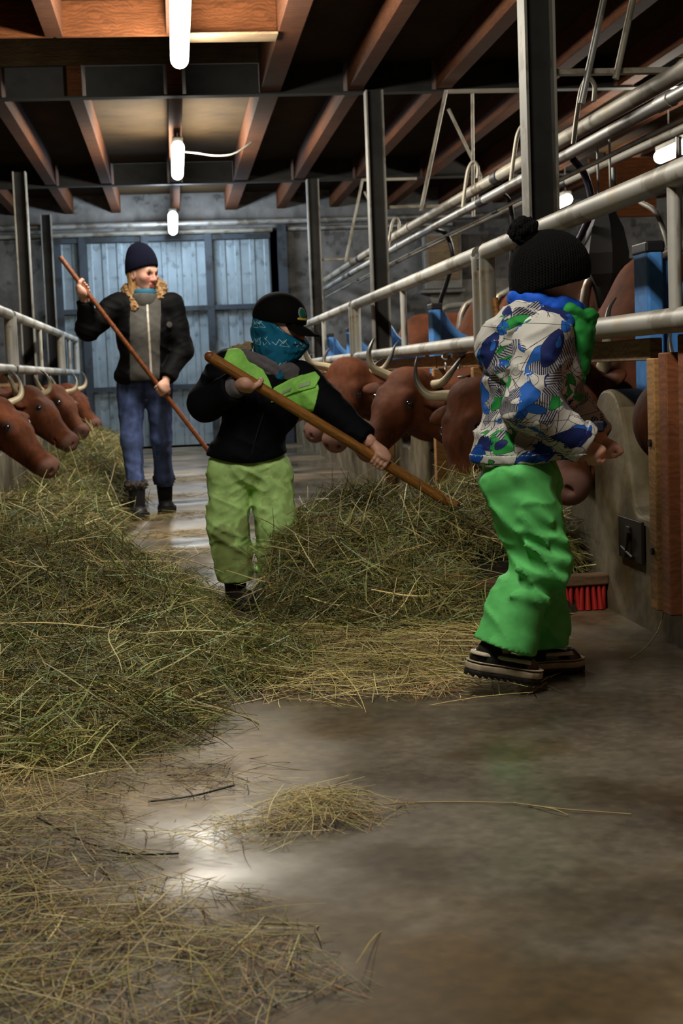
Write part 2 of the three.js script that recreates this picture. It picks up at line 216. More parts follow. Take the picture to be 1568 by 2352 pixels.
// ---------------------------------------------------------------- lamps: glowing cover, tray, and the light of the same size
function tubeLamp(label, x, y, d0, d1, color, power, group) {
  const L = d1 - d0, t = thing('fluorescent_lamp', label, 'lamp', [x, y, -(d0 + d1) / 2], group), r = 0.055;
  const g = new THREE.CapsuleGeometry(r, L - 2 * r, 6, 16); g.rotateX(Math.PI / 2); part('cover', boxUV(g.toNonIndexed()), glow(color, 14), t);
  part('tray', box(-0.045, 0.045, r - 0.012, r + 0.035, -L / 2 + 0.05, L / 2 - 0.05, 0.01), M.white, t);
  for (const k of [-1, 1]) part('hanger', rod([0, r + 0.03, k * L * 0.32], [0, BEAM - y, k * L * 0.32], 0.006), M.steel, t);
  const a = new THREE.RectAreaLight(color, power, 0.11, L); a.position.set(x, y - r - 0.004, -(d0 + d1) / 2); a.rotation.x = -Math.PI / 2; scene.add(a); a.name = 'lamp_light';
  for (const s of [-1, 1]) { const b = new THREE.RectAreaLight(color, power * 1.15, 0.1, L); b.position.set(x + s * (r + 0.006), y, -(d0 + d1) / 2); b.lookAt(x + s * 2, y + 0.6, -(d0 + d1) / 2); b.name = 'lamp_light'; b.width = L; b.height = 0.1; scene.add(b); }
  return t;
}
tubeLamp('long glowing fluorescent lamp at the top edge, nearest of the passage row', 0.118, 2.8, 7.75, 9.55, LAMP_WARM, LAMP_POWER, 'passage lamps');
tubeLamp('glowing fluorescent lamp, middle of the three over the passage', 0.114, 2.8, 13.0, 14.8, LAMP_WARM, LAMP_POWER, 'passage lamps');
tubeLamp('cool white fluorescent lamp in front of the corrugated door', 0.06, 2.68, 17.3, 19.1, LAMP_COOL, LAMP_POWER * 0.6, 'passage lamps');
tubeLamp('glowing fluorescent lamp over the stalls at the right picture edge', 4.2, 2.6, 11.3, 12.9, LAMP_WARM, LAMP_POWER * 0.8, 'stall lamps');
tubeLamp('small glowing lamp over the stalls behind the pale post', 4.2, 2.6, 15.9, 16.6, LAMP_WARM, LAMP_POWER * 0.8, 'stall lamps');
tubeLamp('fluorescent lamp over the near passage, out of the picture', 0.1, 2.8, 2.3, 3.9, LAMP_WARM, LAMP_POWER * 0.85, 'passage lamps');

// ---------------------------------------------------------------- steel posts, rails, stall fittings
function steelPost(label, x, d, top) { // H section, flanges towards the passage
  const p = thing('steel_post', label, 'post', [x, 0, -d], 'steel posts'); const w = 0.065;
  part('flange', box(-w, -w + 0.012, 0, top, -w, w, 0.002), M.steel, p); part('flange', box(w - 0.012, w, 0, top, -w, w, 0.002), M.steel, p); part('web', box(-w + 0.012, w - 0.012, 0, top, -0.006, 0.006), M.steelDark, p);
}
steelPost('pale flanged steel post behind the knitted pompom hat, nearest of the row', 1.56, 6.36, BEAM - 0.018);
steelPost('dark steel post rising behind the rail, second of the right row', 1.56, 11.44, BEAM - 0.018);
steelPost('dark steel post beside the corrugated door, third of the right row', 1.56, 16.53, BEAM - 0.018);
steelPost('dark steel post at the left picture edge', -1.42, 15.4, BEAM - 0.018);
steelPost('steel post left of the door, beside the wooden pole tip', -1.48, 19.2, BEAM - 0.03);

function railGate(label, x, d0, d1, group) { // two tubes, end posts and a middle post
  const g = thing('rail_gate', label, 'railing', [x, 0, -(d0 + d1) / 2], group), h = (d1 - d0) / 2, r = 0.038, yb = 0.99, yt = 1.395;
  part('top_rail', rod([0, yt, h - 0.03], [0, yt, -h + 0.03], r), M.rail, g); part('bottom_rail', rod([0, yb, h], [0, yb, -h], r * 0.95), M.rail, g);
  for (const s of [-1, 1]) { part('end_post', tube([[0, yb, s * (h - 0.035)], [0, yb + 0.1, s * (h - 0.035)], [0, yt - 0.06, s * (h - 0.035)], [0, yt - 0.015, s * (h - 0.045)], [0, yt, s * (h - 0.09)]], r, 20, 12), M.rail, g); part('end_cap', rod([0, yb, s * h], [0, yb, s * (h + 0.006)], r * 0.96), M.rubber, g); part('hinge_lug', box(-0.02, 0.02, yt - 0.075, yt - 0.02, s * (h - 0.01), s * (h + 0.03), 0.005), M.iron, g); }
  part('middle_post', rod([0, yb, 0.05], [0, yt, 0.05], 0.02), M.rail, g);
}
const RG = 'tubular rail gates over the manger';
railGate('grey tubular rail gate behind the child in green trousers, nearest', 1.42, 1.7, 6.86, RG);
railGate('grey tubular rail gate above the row of red cows, second', 1.42, 6.96, 11.9, RG);
railGate('grey tubular rail gate ending at the cap peak, third', 1.42, 12.0, 17.0, RG);
railGate('short grey tubular rail gate beside the corrugated door, right side', 1.42, 17.1, 19.3, RG);
railGate('grey tubular rail gate running out of the left picture edge', -1.2, 6.4, 11.6, RG);
railGate('grey tubular rail gate over the left cows', -1.2, 11.7, 16.6, RG);
railGate('short grey tubular rail gate left of the woman', -1.2, 16.7, 19.2, RG);

// wooden head rail: boards and uprights
function board(label, x, d0, d1, y0 = 0.878, y1 = 0.947, m = M.boardGrey, t = 0.04) { return tag(part('wooden_board', box(x - t / 2, x + t / 2, y0, y1, -d1, -d0, 0.004), m), label, 'board', 'boards under the rails'); }
board('weathered board under the rail beside the child with the fist', 1.47, 4.57, 6.2);
board('long pale board above the cow horns', 1.47, 6.5, 8.4, 0.878, 0.947, M.stallWood); board('pale board under the rail above the farther red cows', 1.47, 8.46, 11.3, 0.878, 0.947, M.stallWood); board('pale board under the third rail gate', 1.47, 11.6, 14.6, 0.878, 0.947, M.stallWood);
board('pale board under the rail at the left picture edge', -1.25, 9.2, 12.5, 0.86, 0.94, M.stallWood);
function upright(label, x, d, y0, y1, w, m, tall) { return tag(part('wooden_upright', box(x - 0.035, x + 0.035, y0, y1, -d - w / 2, -d + w / 2, 0.005), m), label, 'post', 'wooden uprights of the head rail'); }
upright('thick light wooden upright at the right picture edge', 1.455, 4.48, 0.12, 0.885, 0.07, M.stallWood);
upright('reddish wooden upright behind the light one at the right edge', 1.462, 4.385, 0.12, 0.9, 0.075, M.stallWoodDark);
for (const [d, l] of [[7.29, 'wooden upright hidden behind the nearest cow heads'], [8.43, 'yellowish wooden upright below the two horned heads'], [10.55, 'wooden upright behind the farther cow muzzles']]) upright(l, 1.462, d, 0.05, 0.876, 0.07, M.stallWood);
tag(part('stall_hoarding', box(1.445, 1.485, 0.05, 0.95, -4.3, -3.4, 0.006), M.stallWoodDark), 'dark brown wooden panel at the right picture edge', 'panel');
{ const b = thing('bolt', 'bolt heads on the light wooden upright', 'bolt', [1.418, 0, -4.48]); part('bolt_head', rod([0.003, 0.63, 0], [-0.006, 0.63, 0], 0.011), M.iron, b); part('bolt_head', rod([0.003, 0.3, 0.004], [-0.006, 0.3, 0.004], 0.011), M.iron, b); }
{ const b = thing('iron_plate', 'rusty dark iron plate fixed to the manger wall', 'plate', [1.488, 0.285, -4.93]); part('plate', box(-0.006, 0.006, -0.07, 0.07, -0.13, 0.13, 0.003), M.iron, b); part('strap', box(-0.014, -0.006, -0.05, 0.045, -0.02, 0.02, 0.003), M.iron, b); part('latch', rod([-0.012, -0.06, -0.03], [-0.02, 0.03, 0.035], 0.006), M.iron, b); part('latch', rod([-0.012, -0.055, 0.05], [-0.016, -0.03, -0.06], 0.006), M.iron, b); }

// blue plastic dividers behind the rail
[[5.2, 'blue plastic divider with a dark top at the right picture edge'], [9.6, 'light blue plastic divider left of the double gate posts'], [12.0, 'blue plastic divider beside the dark steel post'], [14.3, 'small blue plastic divider near the child\'s cap peak'], [16.15, 'farthest small blue plastic divider behind the rails']].forEach(([d, l]) => {
  const t = thing('blue_divider', l, 'divider', [1.62, 0.03, -d], 'blue stall dividers');
  part('slab', box(0, 0.06, 0.6, 1.24, -0.08, 0.08, 0.012), M.blue, t); const s = [[0.05, 0.75], [0.05, 1.2], [0.09, 1.19], [0.13, 1.12], [0.19, 1.06], [0.27, 1.02], [0.34, 0.98], [0.36, 0.75]]; const g = extrude(s, 0.05, 0.006); g.translate(0, 0, -0.025); part('fin', g, M.blue, t); part('top_cap', box(-0.004, 0.064, 1.215, 1.255, -0.084, 0.084, 0.008), M.rubber, t); part('foot', box(0.0, 0.06, 0, 0.6, -0.04, 0.04, 0.008), M.steelDark, t);
});
// bent stall partitions
STALLS_R.slice(1, 9).forEach((s, i) => { const d = (s + STALLS_R[i]) / 2 + 0.02; const words = ['nearest', 'second', 'third', 'fourth', 'fifth', 'sixth', 'seventh', 'eighth']; const t = thing('stall_partition', words[i] + ' bent pale tube partition between the right stalls', 'partition', [0, 0.02, -d], 'tube partitions of the right stalls'); part('tube', tube([[2.0, 0, 0], [2.0, 0.7, 0], [2.0, 1.2, 0], [2.05, 1.3, 0], [2.15, 1.33, 0], [2.6, 1.3, 0], [3.2, 1.1, 0], [3.35, 0.95, 0], [3.4, 0.6, 0], [3.4, 0, 0]], 0.024, 48, 10), M.galv, t); });
// milking pipelines hung from the beams
function pipeline(name, label, x, y0, y1, r, m) { const t = thing(name, label, 'pipe', [x, 0, 0]); for (let k = 0; k < 5; k++) { const a = 2.2 + k * 3.4, b = a + 3.4, Y = (d) => mix(y0, y1, Math.min(1, (d - 5) / 9)); part('pipe_length', rod([0, Y(a), -a], [0, Y(b - 0.03), -b + 0.03], r), m, t); part('coupling', rod([0, Y(b) - 0.001, -b + 0.09], [0, Y(b), -b - 0.06], r * 1.18), k % 2 ? M.rubber : m, t); } return t; }
pipeline('vacuum_pipe', 'thick pale vacuum pipe hung along the right stalls, upper', 1.95, 1.95, 2.04, 0.036, M.pipe);
pipeline('milk_pipe', 'pale milk pipe hung below the thick vacuum pipe', 1.85, 1.825, 1.885, 0.026, M.galv);
pipeline('cable_conduit', 'thin pale conduit below the milk pipe', 1.93, 1.765, 1.82, 0.011, M.pipe);
pipeline('water_pipe', 'grey water pipe farther back under the stall ceiling', 2.35, 1.9, 2.0, 0.022, M.steel);
for (const [d, l] of [[4.2, 'near'], [6.9, 'first'], [8.2, 'second'], [9.6, 'third'], [13.0, 'fourth']]) tag(part('pipe_hook', tube([[1.95, 2.06, -d], [1.955, 2.13, -d], [1.93, 2.165, -d], [1.9, 2.13, -d], [1.87, 2.0, -d], [1.85, 1.87, -d]], 0.011, 24, 8), M.pipe), l + ' arched connector over the milking pipes', 'pipe hook', 'arched connectors on the pipes');
for (const [d, l] of [[6.36, 'pipe hanger frame beside the nearest pale post'], [11.44, 'pipe hanger frame with crossed struts beside the second post'], [16.53, 'pipe hanger frame beside the third post']]) {
  const t = thing('pipe_hanger', l, 'hanger', [0, 0, -d], 'pipe hangers'); part('arm', box(1.627, 2.34, 2.075, 2.1, -0.02, 0.02, 0.004), M.pipe, t); part('top_bar', box(2.1, 2.68, 2.9, 2.93, 0.06, 0.09, 0.004), M.pipe, t); part('strut', rod([2.3, 2.93, 0.03], [2.28, 2.0, 0.03], 0.012), M.pipe, t); part('strut', rod([2.1, 2.93, 0.045], [1.88, 2.05, 0.045], 0.014), M.pipe, t); part('strut', rod([2.12, 2.8, 0.0], [2.35, 2.3, 0.0], 0.012), M.pipe, t); part('strut', rod([2.35, 2.3, 0], [2.3, 2.09, 0], 0.012), M.pipe, t);
}
tag(part('tie_rod', rod([1.98, 2.95, -6.31], [1.73, 1.95, -6.31], 0.014), M.galv), 'slanting galvanised tie rod right of the pale post', 'rod');
// hoses and the hanging meter
tag(part('milk_hose', tube([[1.9, 1.83, -7.1], [1.97, 1.76, -7.15], [2.0, 1.62, -7.15], [1.99, 1.5, -7.3], [1.98, 1.42, -7.45], [2.02, 1.3, -7.5]], 0.017, 30, 10), M.hoseBlue), 'thick dark blue hose hanging behind the pompom hat', 'hose', 'dark hoses');
tag(part('milk_hose', tube([[1.87, 1.85, -10.7], [1.96, 1.82, -10.8], [2.0, 1.68, -10.8], [1.99, 1.5, -11], [1.97, 1.35, -11.2], [2.02, 1.2, -11.4]], 0.017, 30, 10), M.rubber), 'black hose hanging left of the double gate posts', 'hose', 'dark hoses');
tag(part('milk_hose', tube([[1.9, 1.87, -8.7], [1.97, 1.83, -8.8], [2.0, 1.7, -8.85], [2.0, 1.5, -8.9], [2.02, 1.35, -8.9]], 0.013, 30, 10), M.rubber), 'thin black hose just left of the pompom', 'hose', 'dark hoses');
{ const t = thing('milk_meter', 'dark faceted milk meter hanging behind the rail', 'meter', [2.1, 0, -7.28]); const g = new THREE.LatheGeometry([[0.001, 1.24], [0.07, 1.245], [0.105, 1.3], [0.115, 1.4], [0.09, 1.52], [0.05, 1.6], [0.03, 1.63], [0.001, 1.63]].map((p) => new THREE.Vector2(...p)), 6); part('body', boxUV(g.toNonIndexed()), M.darkBox, t); t.children[0].geometry.computeVertexNormals(); part('lower_cup', rod([0, 1.14, 0], [0, 1.25, 0], 0.05, 0.07), M.rubber, t); part('hanger', rod([-0.03, 1.62, 0], [-0.03, 1.95, 0], 0.006), M.galv, t); part('hanger', rod([0.03, 1.62, 0], [0.03, 1.95, 0], 0.006), M.galv, t); }
tag(part('air_hose', tube([[2.33, 1.66, -7.45], [2.36, 1.6, -7.32], [2.37, 1.5, -7.22], [2.37, 1.4, -7.15], [2.36, 1.28, -7.12]], 0.013, 24, 8), M.white), 'white curved hose beside the dark milk meter', 'hose');
tag(part('drop_pipe', rod([2.36, 1.0, -6.95], [2.36, 1.9, -6.95], 0.014), M.galv), 'thin upright galvanised pipe behind the rail, right of the meter', 'pipe', 'drop pipes'); tag(part('drop_pipe', rod([2.36, 1.1, -8.0], [2.36, 1.9, -8.0], 0.014), M.galv), 'thin upright galvanised pipe left of the dark milk meter', 'pipe', 'drop pipes');
{ const t = thing('wall_cabinet', 'pale cabinet hanging on the back wall beyond the rails', 'cabinet', [3.45, 2.23, -BACK + 0.12]); part('body', box(-0.24, 0.24, -0.35, 0.35, -0.1, 0.1, 0.01), M.white, t); part('door', box(-0.2, 0.2, -0.24, 0.31, 0.1, 0.12, 0.006), M.boardGrey, t); part('shelf', box(-0.3, 0.26, -0.4, -0.36, -0.1, 0.16, 0.006), M.white, t); }
{ const t = thing('pale_board', 'large pale board low on the back wall behind the double gate posts', 'board', [3.9, 1.75, -BACK + 0.03]); part('sheet', box(-0.6, 0.5, -0.25, 0.25, -0.02, 0.02, 0.004), M.white, t); }
tag(part('light_cable', tube([[0.1, 2.955, -14.3], [0.3, 2.9, -14.1], [0.45, 2.86, -14], [0.62, 2.86, -13.9], [0.78, 2.955, -13.9]], 0.008, 20, 6), M.steel), 'thin slack cable hanging right of the middle lamp', 'cable');
// timber boxing by the far stall lamp
tag(part('timber_panel', box(4.3, 5.0, 2.35, 2.95, -15.5, -15.44, 0.006), M.headboard), 'lit orange timber panel under the stall ceiling', 'panel');

// push broom with red bristles
{ const b = thing('push_broom', 'wooden push broom with red bristles behind the green trousers', 'broom', [1.25, 0, -5.27]); b.rotation.y = 0.06;
  part('block', box(-0.25, 0.25, 0.088, 0.128, -0.035, 0.035, 0.008), M.broomBlock, b); const br = []; const r = rng(5);
  for (let i = 0; i < 24; i++) for (let j = 0; j < 3; j++) { const x = -0.235 + i * 0.0204, z = (j - 1) * 0.02, bx = x + (r() - 0.5) * 0.02, bz = z * 1.5 + (r() - 0.5) * 0.012; part('bristle_tuft', rod([x, 0.092, z], [bx, 0.002, bz], 0.0065, 0.0115, 7), M.bristle, b); }
  part('handle', rod([0, 0.12, 0], [-0.1, 1.12, -0.12], 0.0125), M.handle, b); part('socket', rod([0, 0.118, 0], [-0.008, 0.19, -0.01], 0.02), M.iron, b); }
// ---------------------------------------------------------------- red horned cows
function cow(label, group, o) {
  const s = o.side, D = o.d, bx = o.shoulder, base = [bx, 0, -D], T = (p) => [p[0] - bx, p[1], -p[2] + D];
  const t = thing('cow', label, 'cow', base, group); const P = V(...T(o.poll)), Q = V(...T(o.muzzle)), Hd = Q.clone().sub(P), len = Hd.length(); Hd.normalize();
  const N = V(...o.n); N.addScaledVector(Hd, -N.dot(Hd)).normalize(); const Sd = V().crossVectors(Hd, N);
  const hp = (h, n, q) => { const v = P.clone().addScaledVector(Hd, h * len / 0.46).addScaledVector(N, n).addScaledVector(Sd, q); return [v.x, v.y, v.z]; };
  const ax = (x) => -s * x; // x forward -> local
  const wx = s * 1.56 - bx, W1 = [mix(ax(0), wx, 0.7), 0.7, P.z * 0.2], W2 = [wx - s * 0.06, 0.61 + 0.15 * clamp(P.y - 0.7), P.z * 0.5];
  const body = join([cap([ax(-1.45), 1.02, 0], [ax(-0.1), 0.98, 0], 0.33, 0.33), cap([ax(-1.2), 0.84, 0], [ax(-0.3), 0.8, 0], 0.33, 0.3), cap([ax(-1.5), 1.18, 0], [ax(0), 1.2, 0], 0.14, 0.15), cap([ax(-1.5), 0.8, 0.2], [ax(-1.5), 0.8, -0.2], 0.2), cap([ax(0), 0.92, 0], W1, 0.27, 0.2), cap(W1, W2, 0.2, 0.17), cap(W2, hp(0.06, -0.07, 0), 0.17, 0.125), cap([ax(0.1), 0.72, 0], [W1[0], W1[1] - 0.1, W1[2]], 0.14, 0.11),
    ...[[0.02, 0.2], [0.02, -0.2], [-1.5, 0.2], [-1.5, -0.2]].flatMap(([x, z]) => [cap([ax(x), 0.75, z], [ax(x + 0.02), 0.4, z], 0.12, 0.06), cap([ax(x + 0.02), 0.4, z], [ax(x), 0.1, z], 0.055, 0.05), cap([ax(x), 0.08, z], [ax(x + 0.03), 0.045, z], 0.06, 0.055)]), cap([ax(-1.78), 1.15, 0], [ax(-1.86), 0.5, 0], 0.03, 0.03)], 0.1);
  const headSolid = join([cap(hp(0.02, -0.02, 0.045), hp(0.02, -0.02, -0.045), 0.08), cap(hp(0.03, -0.03, 0), hp(0.2, -0.015, 0), 0.108, 0.092), cap(hp(0.18, -0.02, 0), hp(0.42, -0.012, 0), 0.088, 0.06), cap(hp(0.13, -0.11, 0), hp(0.38, -0.07, 0), 0.075, 0.042), ell(hp(0.43, -0.02, 0), [0.07, 0.062, 0.058], Hd, Sd, N), cap(hp(0.43, 0.008, 0.03), hp(0.43, 0.008, -0.03), 0.035), cap(hp(0.13, 0.035, 0.075), hp(0.2, 0.02, 0.07), 0.036, 0.028), cap(hp(0.13, 0.035, -0.075), hp(0.2, 0.02, -0.07), 0.036, 0.028), cap(V(...W2).lerp(V(...hp(0.06, -0.07, 0)), 0.3).toArray(), hp(0.06, -0.07, 0), 0.155, 0.122)], 0.05);
  const ear = (q) => ell(hp(0.075, -0.02, q * 0.175), [0.085, 0.044, 0.018], Sd.clone().multiplyScalar(q).addScaledVector(Hd, 0.25).normalize(), Hd.clone().addScaledVector(Sd, -0.25 * q).normalize(), N);
  const e1 = ear(1), e2 = ear(-1), n1 = ell(hp(0.475, 0.012, 0.034), [0.016, 0.012, 0.02], Hd, Sd, N), n2 = ell(hp(0.475, 0.012, -0.034), [0.016, 0.012, 0.02], Hd, Sd, N), mouth = cap(hp(0.47, -0.045, 0), hp(0.36, -0.06, 0.06), 0.007), mouth2 = cap(hp(0.47, -0.045, 0), hp(0.36, -0.06, -0.06), 0.007);
  const head = (x, y, z) => { let d = smin(headSolid(x, y, z), Math.min(e1(x, y, z), e2(x, y, z)), 0.03); d = smax(d, -Math.min(n1(x, y, z), n2(x, y, z)), 0.01); d = smax(d, -Math.min(mouth(x, y, z), mouth2(x, y, z)), 0.008); return d; };
  const eyeP = [hp(0.165, 0.036, 0.1), hp(0.165, 0.036, -0.1)], tone = o.tone || 1;
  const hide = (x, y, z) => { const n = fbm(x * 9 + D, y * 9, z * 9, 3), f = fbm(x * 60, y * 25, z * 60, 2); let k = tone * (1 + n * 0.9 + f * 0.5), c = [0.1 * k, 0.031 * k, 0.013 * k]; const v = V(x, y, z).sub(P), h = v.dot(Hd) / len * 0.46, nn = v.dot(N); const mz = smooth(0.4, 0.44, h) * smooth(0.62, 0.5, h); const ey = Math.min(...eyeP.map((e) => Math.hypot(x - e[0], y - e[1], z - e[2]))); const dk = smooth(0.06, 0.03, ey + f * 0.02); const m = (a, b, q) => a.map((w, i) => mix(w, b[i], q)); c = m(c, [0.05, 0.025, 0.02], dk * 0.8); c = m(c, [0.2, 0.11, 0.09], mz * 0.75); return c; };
  const lo = [Math.min(ax(-1.95), ax(0.4), P.x), 0, -0.5], hi = [Math.max(ax(-1.95), ax(0.4), P.x), 1.5, 0.5]; lo[2] = Math.min(lo[2], P.z - 0.2); hi[2] = Math.max(hi[2], P.z + 0.2);
  const bg = net(body, lo, hi, o.fine ? 0.024 : 0.03, { color: hide, margin: 0.05 });
  const hc = P.clone().lerp(Q, 0.5), hg = net(head, [hc.x - 0.36, hc.y - 0.36, hc.z - 0.36], [hc.x + 0.36, hc.y + 0.36, hc.z + 0.36], o.fine ? 0.0075 : 0.011, { color: hide, margin: 0.03 });
  part('body', merge([bg, hg]), M.cow, t);
  for (const q of [1, -1]) { const pts = [hp(0.0, -0.03, q * 0.07), hp(-0.005, 0.0, q * 0.15), hp(0.0, 0.05, q * 0.22), hp(-0.05, 0.09, q * 0.26), hp(-0.12, 0.1, q * 0.275), hp(-0.17, 0.085, q * 0.29)]; const g = tube(pts, 0.028, 24, 10, (u) => 1.05 - 0.97 * Math.pow(u, 1.3)); const n = g.attributes.position.count, c = new Float32Array(n * 3), pp = V(), a = V(...pts[0]), b = V(...pts[5]); const L = a.distanceTo(b); for (let i = 0; i < n; i++) { pp.fromBufferAttribute(g.attributes.position, i); const u = clamp(pp.distanceTo(a) / L), k = smooth(0.45, 0.85, u); c[i * 3] = mix(0.5, 0.05, k); c[i * 3 + 1] = mix(0.42, 0.045, k); c[i * 3 + 2] = mix(0.27, 0.04, k); } g.setAttribute('color', new THREE.BufferAttribute(c, 3)); part('horn', g, M.horn, t, 'pale horn with a dark tip'); }
  for (const e of eyeP) { const g = new THREE.SphereGeometry(0.022, 12, 8); g.translate(...e); part('eye', g.toNonIndexed(), M.eye, t); }
  if (o.chain) { const c0 = V(...hp(0.0, -0.1, 0)).lerp(V(ax(0), 0.95, 0), 0.22), dir = V(ax(0), 0.95, 0).sub(P).normalize(), u = V().crossVectors(dir, V(0, 0, 1)).normalize(), w = V().crossVectors(dir, u), pts = []; for (let k = 0; k < 18; k++) { const a = k / 18 * 6.283; const p = c0.clone().addScaledVector(u, Math.cos(a) * 0.185).addScaledVector(w, Math.sin(a) * 0.18); const g = new THREE.TorusGeometry(0.018, 0.005, 6, 10); g.rotateY(k % 2 ? 0 : Math.PI / 2); g.rotateX(a); g.translate(p.x, p.y, p.z); pts.push(g.toNonIndexed()); } part('neck_chain', pts, M.galv, t); }
}
const CR = 'red cows in the right stalls', CL = 'red cows in the left stalls';
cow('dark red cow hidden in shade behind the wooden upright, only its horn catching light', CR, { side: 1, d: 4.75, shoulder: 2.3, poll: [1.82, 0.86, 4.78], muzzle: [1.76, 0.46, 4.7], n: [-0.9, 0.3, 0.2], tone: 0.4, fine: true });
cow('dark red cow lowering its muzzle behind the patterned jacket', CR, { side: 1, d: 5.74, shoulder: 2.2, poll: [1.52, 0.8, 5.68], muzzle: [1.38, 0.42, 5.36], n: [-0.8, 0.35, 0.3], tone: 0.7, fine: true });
cow('red cow with head sunk into the hay just left of the patterned jacket', CR, { side: 1, d: 6.75, shoulder: 2.15, poll: [1.31, 0.76, 6.72], muzzle: [1.21, 0.3, 6.6], n: [-0.75, 0.25, 0.55], fine: true, chain: true });
cow('red cow with two upright horns facing the child with the pole', CR, { side: 1, d: 7.8, shoulder: 2.15, poll: [1.2, 0.82, 7.76], muzzle: [0.93, 0.48, 7.56], n: [-0.55, 0.5, 0.75], fine: true, chain: true });
cow('red-brown cow with a pale-edged ear behind the outstretched sleeve', CR, { side: 1, d: 8.95, shoulder: 2.1, poll: [1.02, 0.89, 8.95], muzzle: [0.9, 0.46, 8.8], n: [-0.35, 0.3, 0.9], tone: 0.85, fine: true });
cow('red cow whose muzzle shows beside the dark jacket hem', CR, { side: 1, d: 10.05, shoulder: 2.1, poll: [1.15, 0.82, 10.05], muzzle: [0.87, 0.48, 9.95], n: [-0.7, 0.5, 0.5], tone: 0.85 });
cow('far red cow standing in the right stalls by the second post', CR, { side: 1, d: 13.3, shoulder: 2.15, poll: [1.3, 0.85, 13.3], muzzle: [1.0, 0.52, 13.2], n: [-0.7, 0.6, 0.4] });
cow('orange-red cow head at the left picture edge, nearest of the left row', CL, { side: -1, d: 9.8, shoulder: -1.95, poll: [-1.14, 0.74, 9.8], muzzle: [-0.79, 0.34, 9.62], n: [0.6, 0.6, 0.45], tone: 1.0, fine: true });
cow('dark red cow behind the nearest left head, muzzle over the hay', CL, { side: -1, d: 11.35, shoulder: -1.9, poll: [-1.08, 0.8, 11.4], muzzle: [-0.76, 0.43, 11.2], n: [0.65, 0.65, 0.3] });
cow('red cow third along the left row, small horned head', CL, { side: -1, d: 13.3, shoulder: -1.9, poll: [-1.05, 0.8, 13.4], muzzle: [-0.8, 0.44, 13.15], n: [0.6, 0.6, 0.4] });
cow('farthest red cow of the left row beside the woman\'s hay', CL, { side: -1, d: 15.0, shoulder: -1.9, poll: [-1.05, 0.8, 15.1], muzzle: [-0.78, 0.45, 14.9], n: [0.6, 0.6, 0.4] });
// ---------------------------------------------------------------- people
const SKIN = [0.6, 0.33, 0.24];
const fold = (x, y, z, s = 1) => { const a = noise(x * 7 * s + 3, y * 17 * s + x * 9 * s, z * 7 * s), b = noise(x * 14 * s, y * 30 * s - x * 12 * s + 5, z * 14 * s + 9); const p = 1 - Math.abs(a), q = 1 - Math.abs(b); return p * p * 0.68 + q * q * 0.32; };
// skirt a solid with a plane through c with unit normal n: keeps the side the normal points away from
const clip = (f, c, n, k = 0.008) => (x, y, z) => smax(f(x, y, z), (x - c[0]) * n[0] + (y - c[1]) * n[1] + (z - c[2]) * n[2], k);
function poly2(pts) { return (x, y) => { let d = 1e9, s = 1; for (let i = 0, j = pts.length - 1; i < pts.length; j = i, i++) { const ex = pts[j][0] - pts[i][0], ey = pts[j][1] - pts[i][1], wx = x - pts[i][0], wy = y - pts[i][1], t = clamp((wx * ex + wy * ey) / (ex * ex + ey * ey)), bx = wx - ex * t, by = wy - ey * t; d = Math.min(d, bx * bx + by * by); const c1 = y >= pts[i][1], c2 = y < pts[j][1], c3 = ex * wy > ey * wx; if ((c1 && c2 && c3) || (!c1 && !c2 && !c3)) s = -s; } return s * Math.sqrt(d); }; }
function bounds(list, pad) { const lo = [1e9, 1e9, 1e9], hi = [-1e9, -1e9, -1e9]; for (const p of list) for (let i = 0; i < 3; i++) { lo[i] = Math.min(lo[i], p[i] - pad); hi[i] = Math.max(hi[i], p[i] + pad); } return [lo, hi]; }
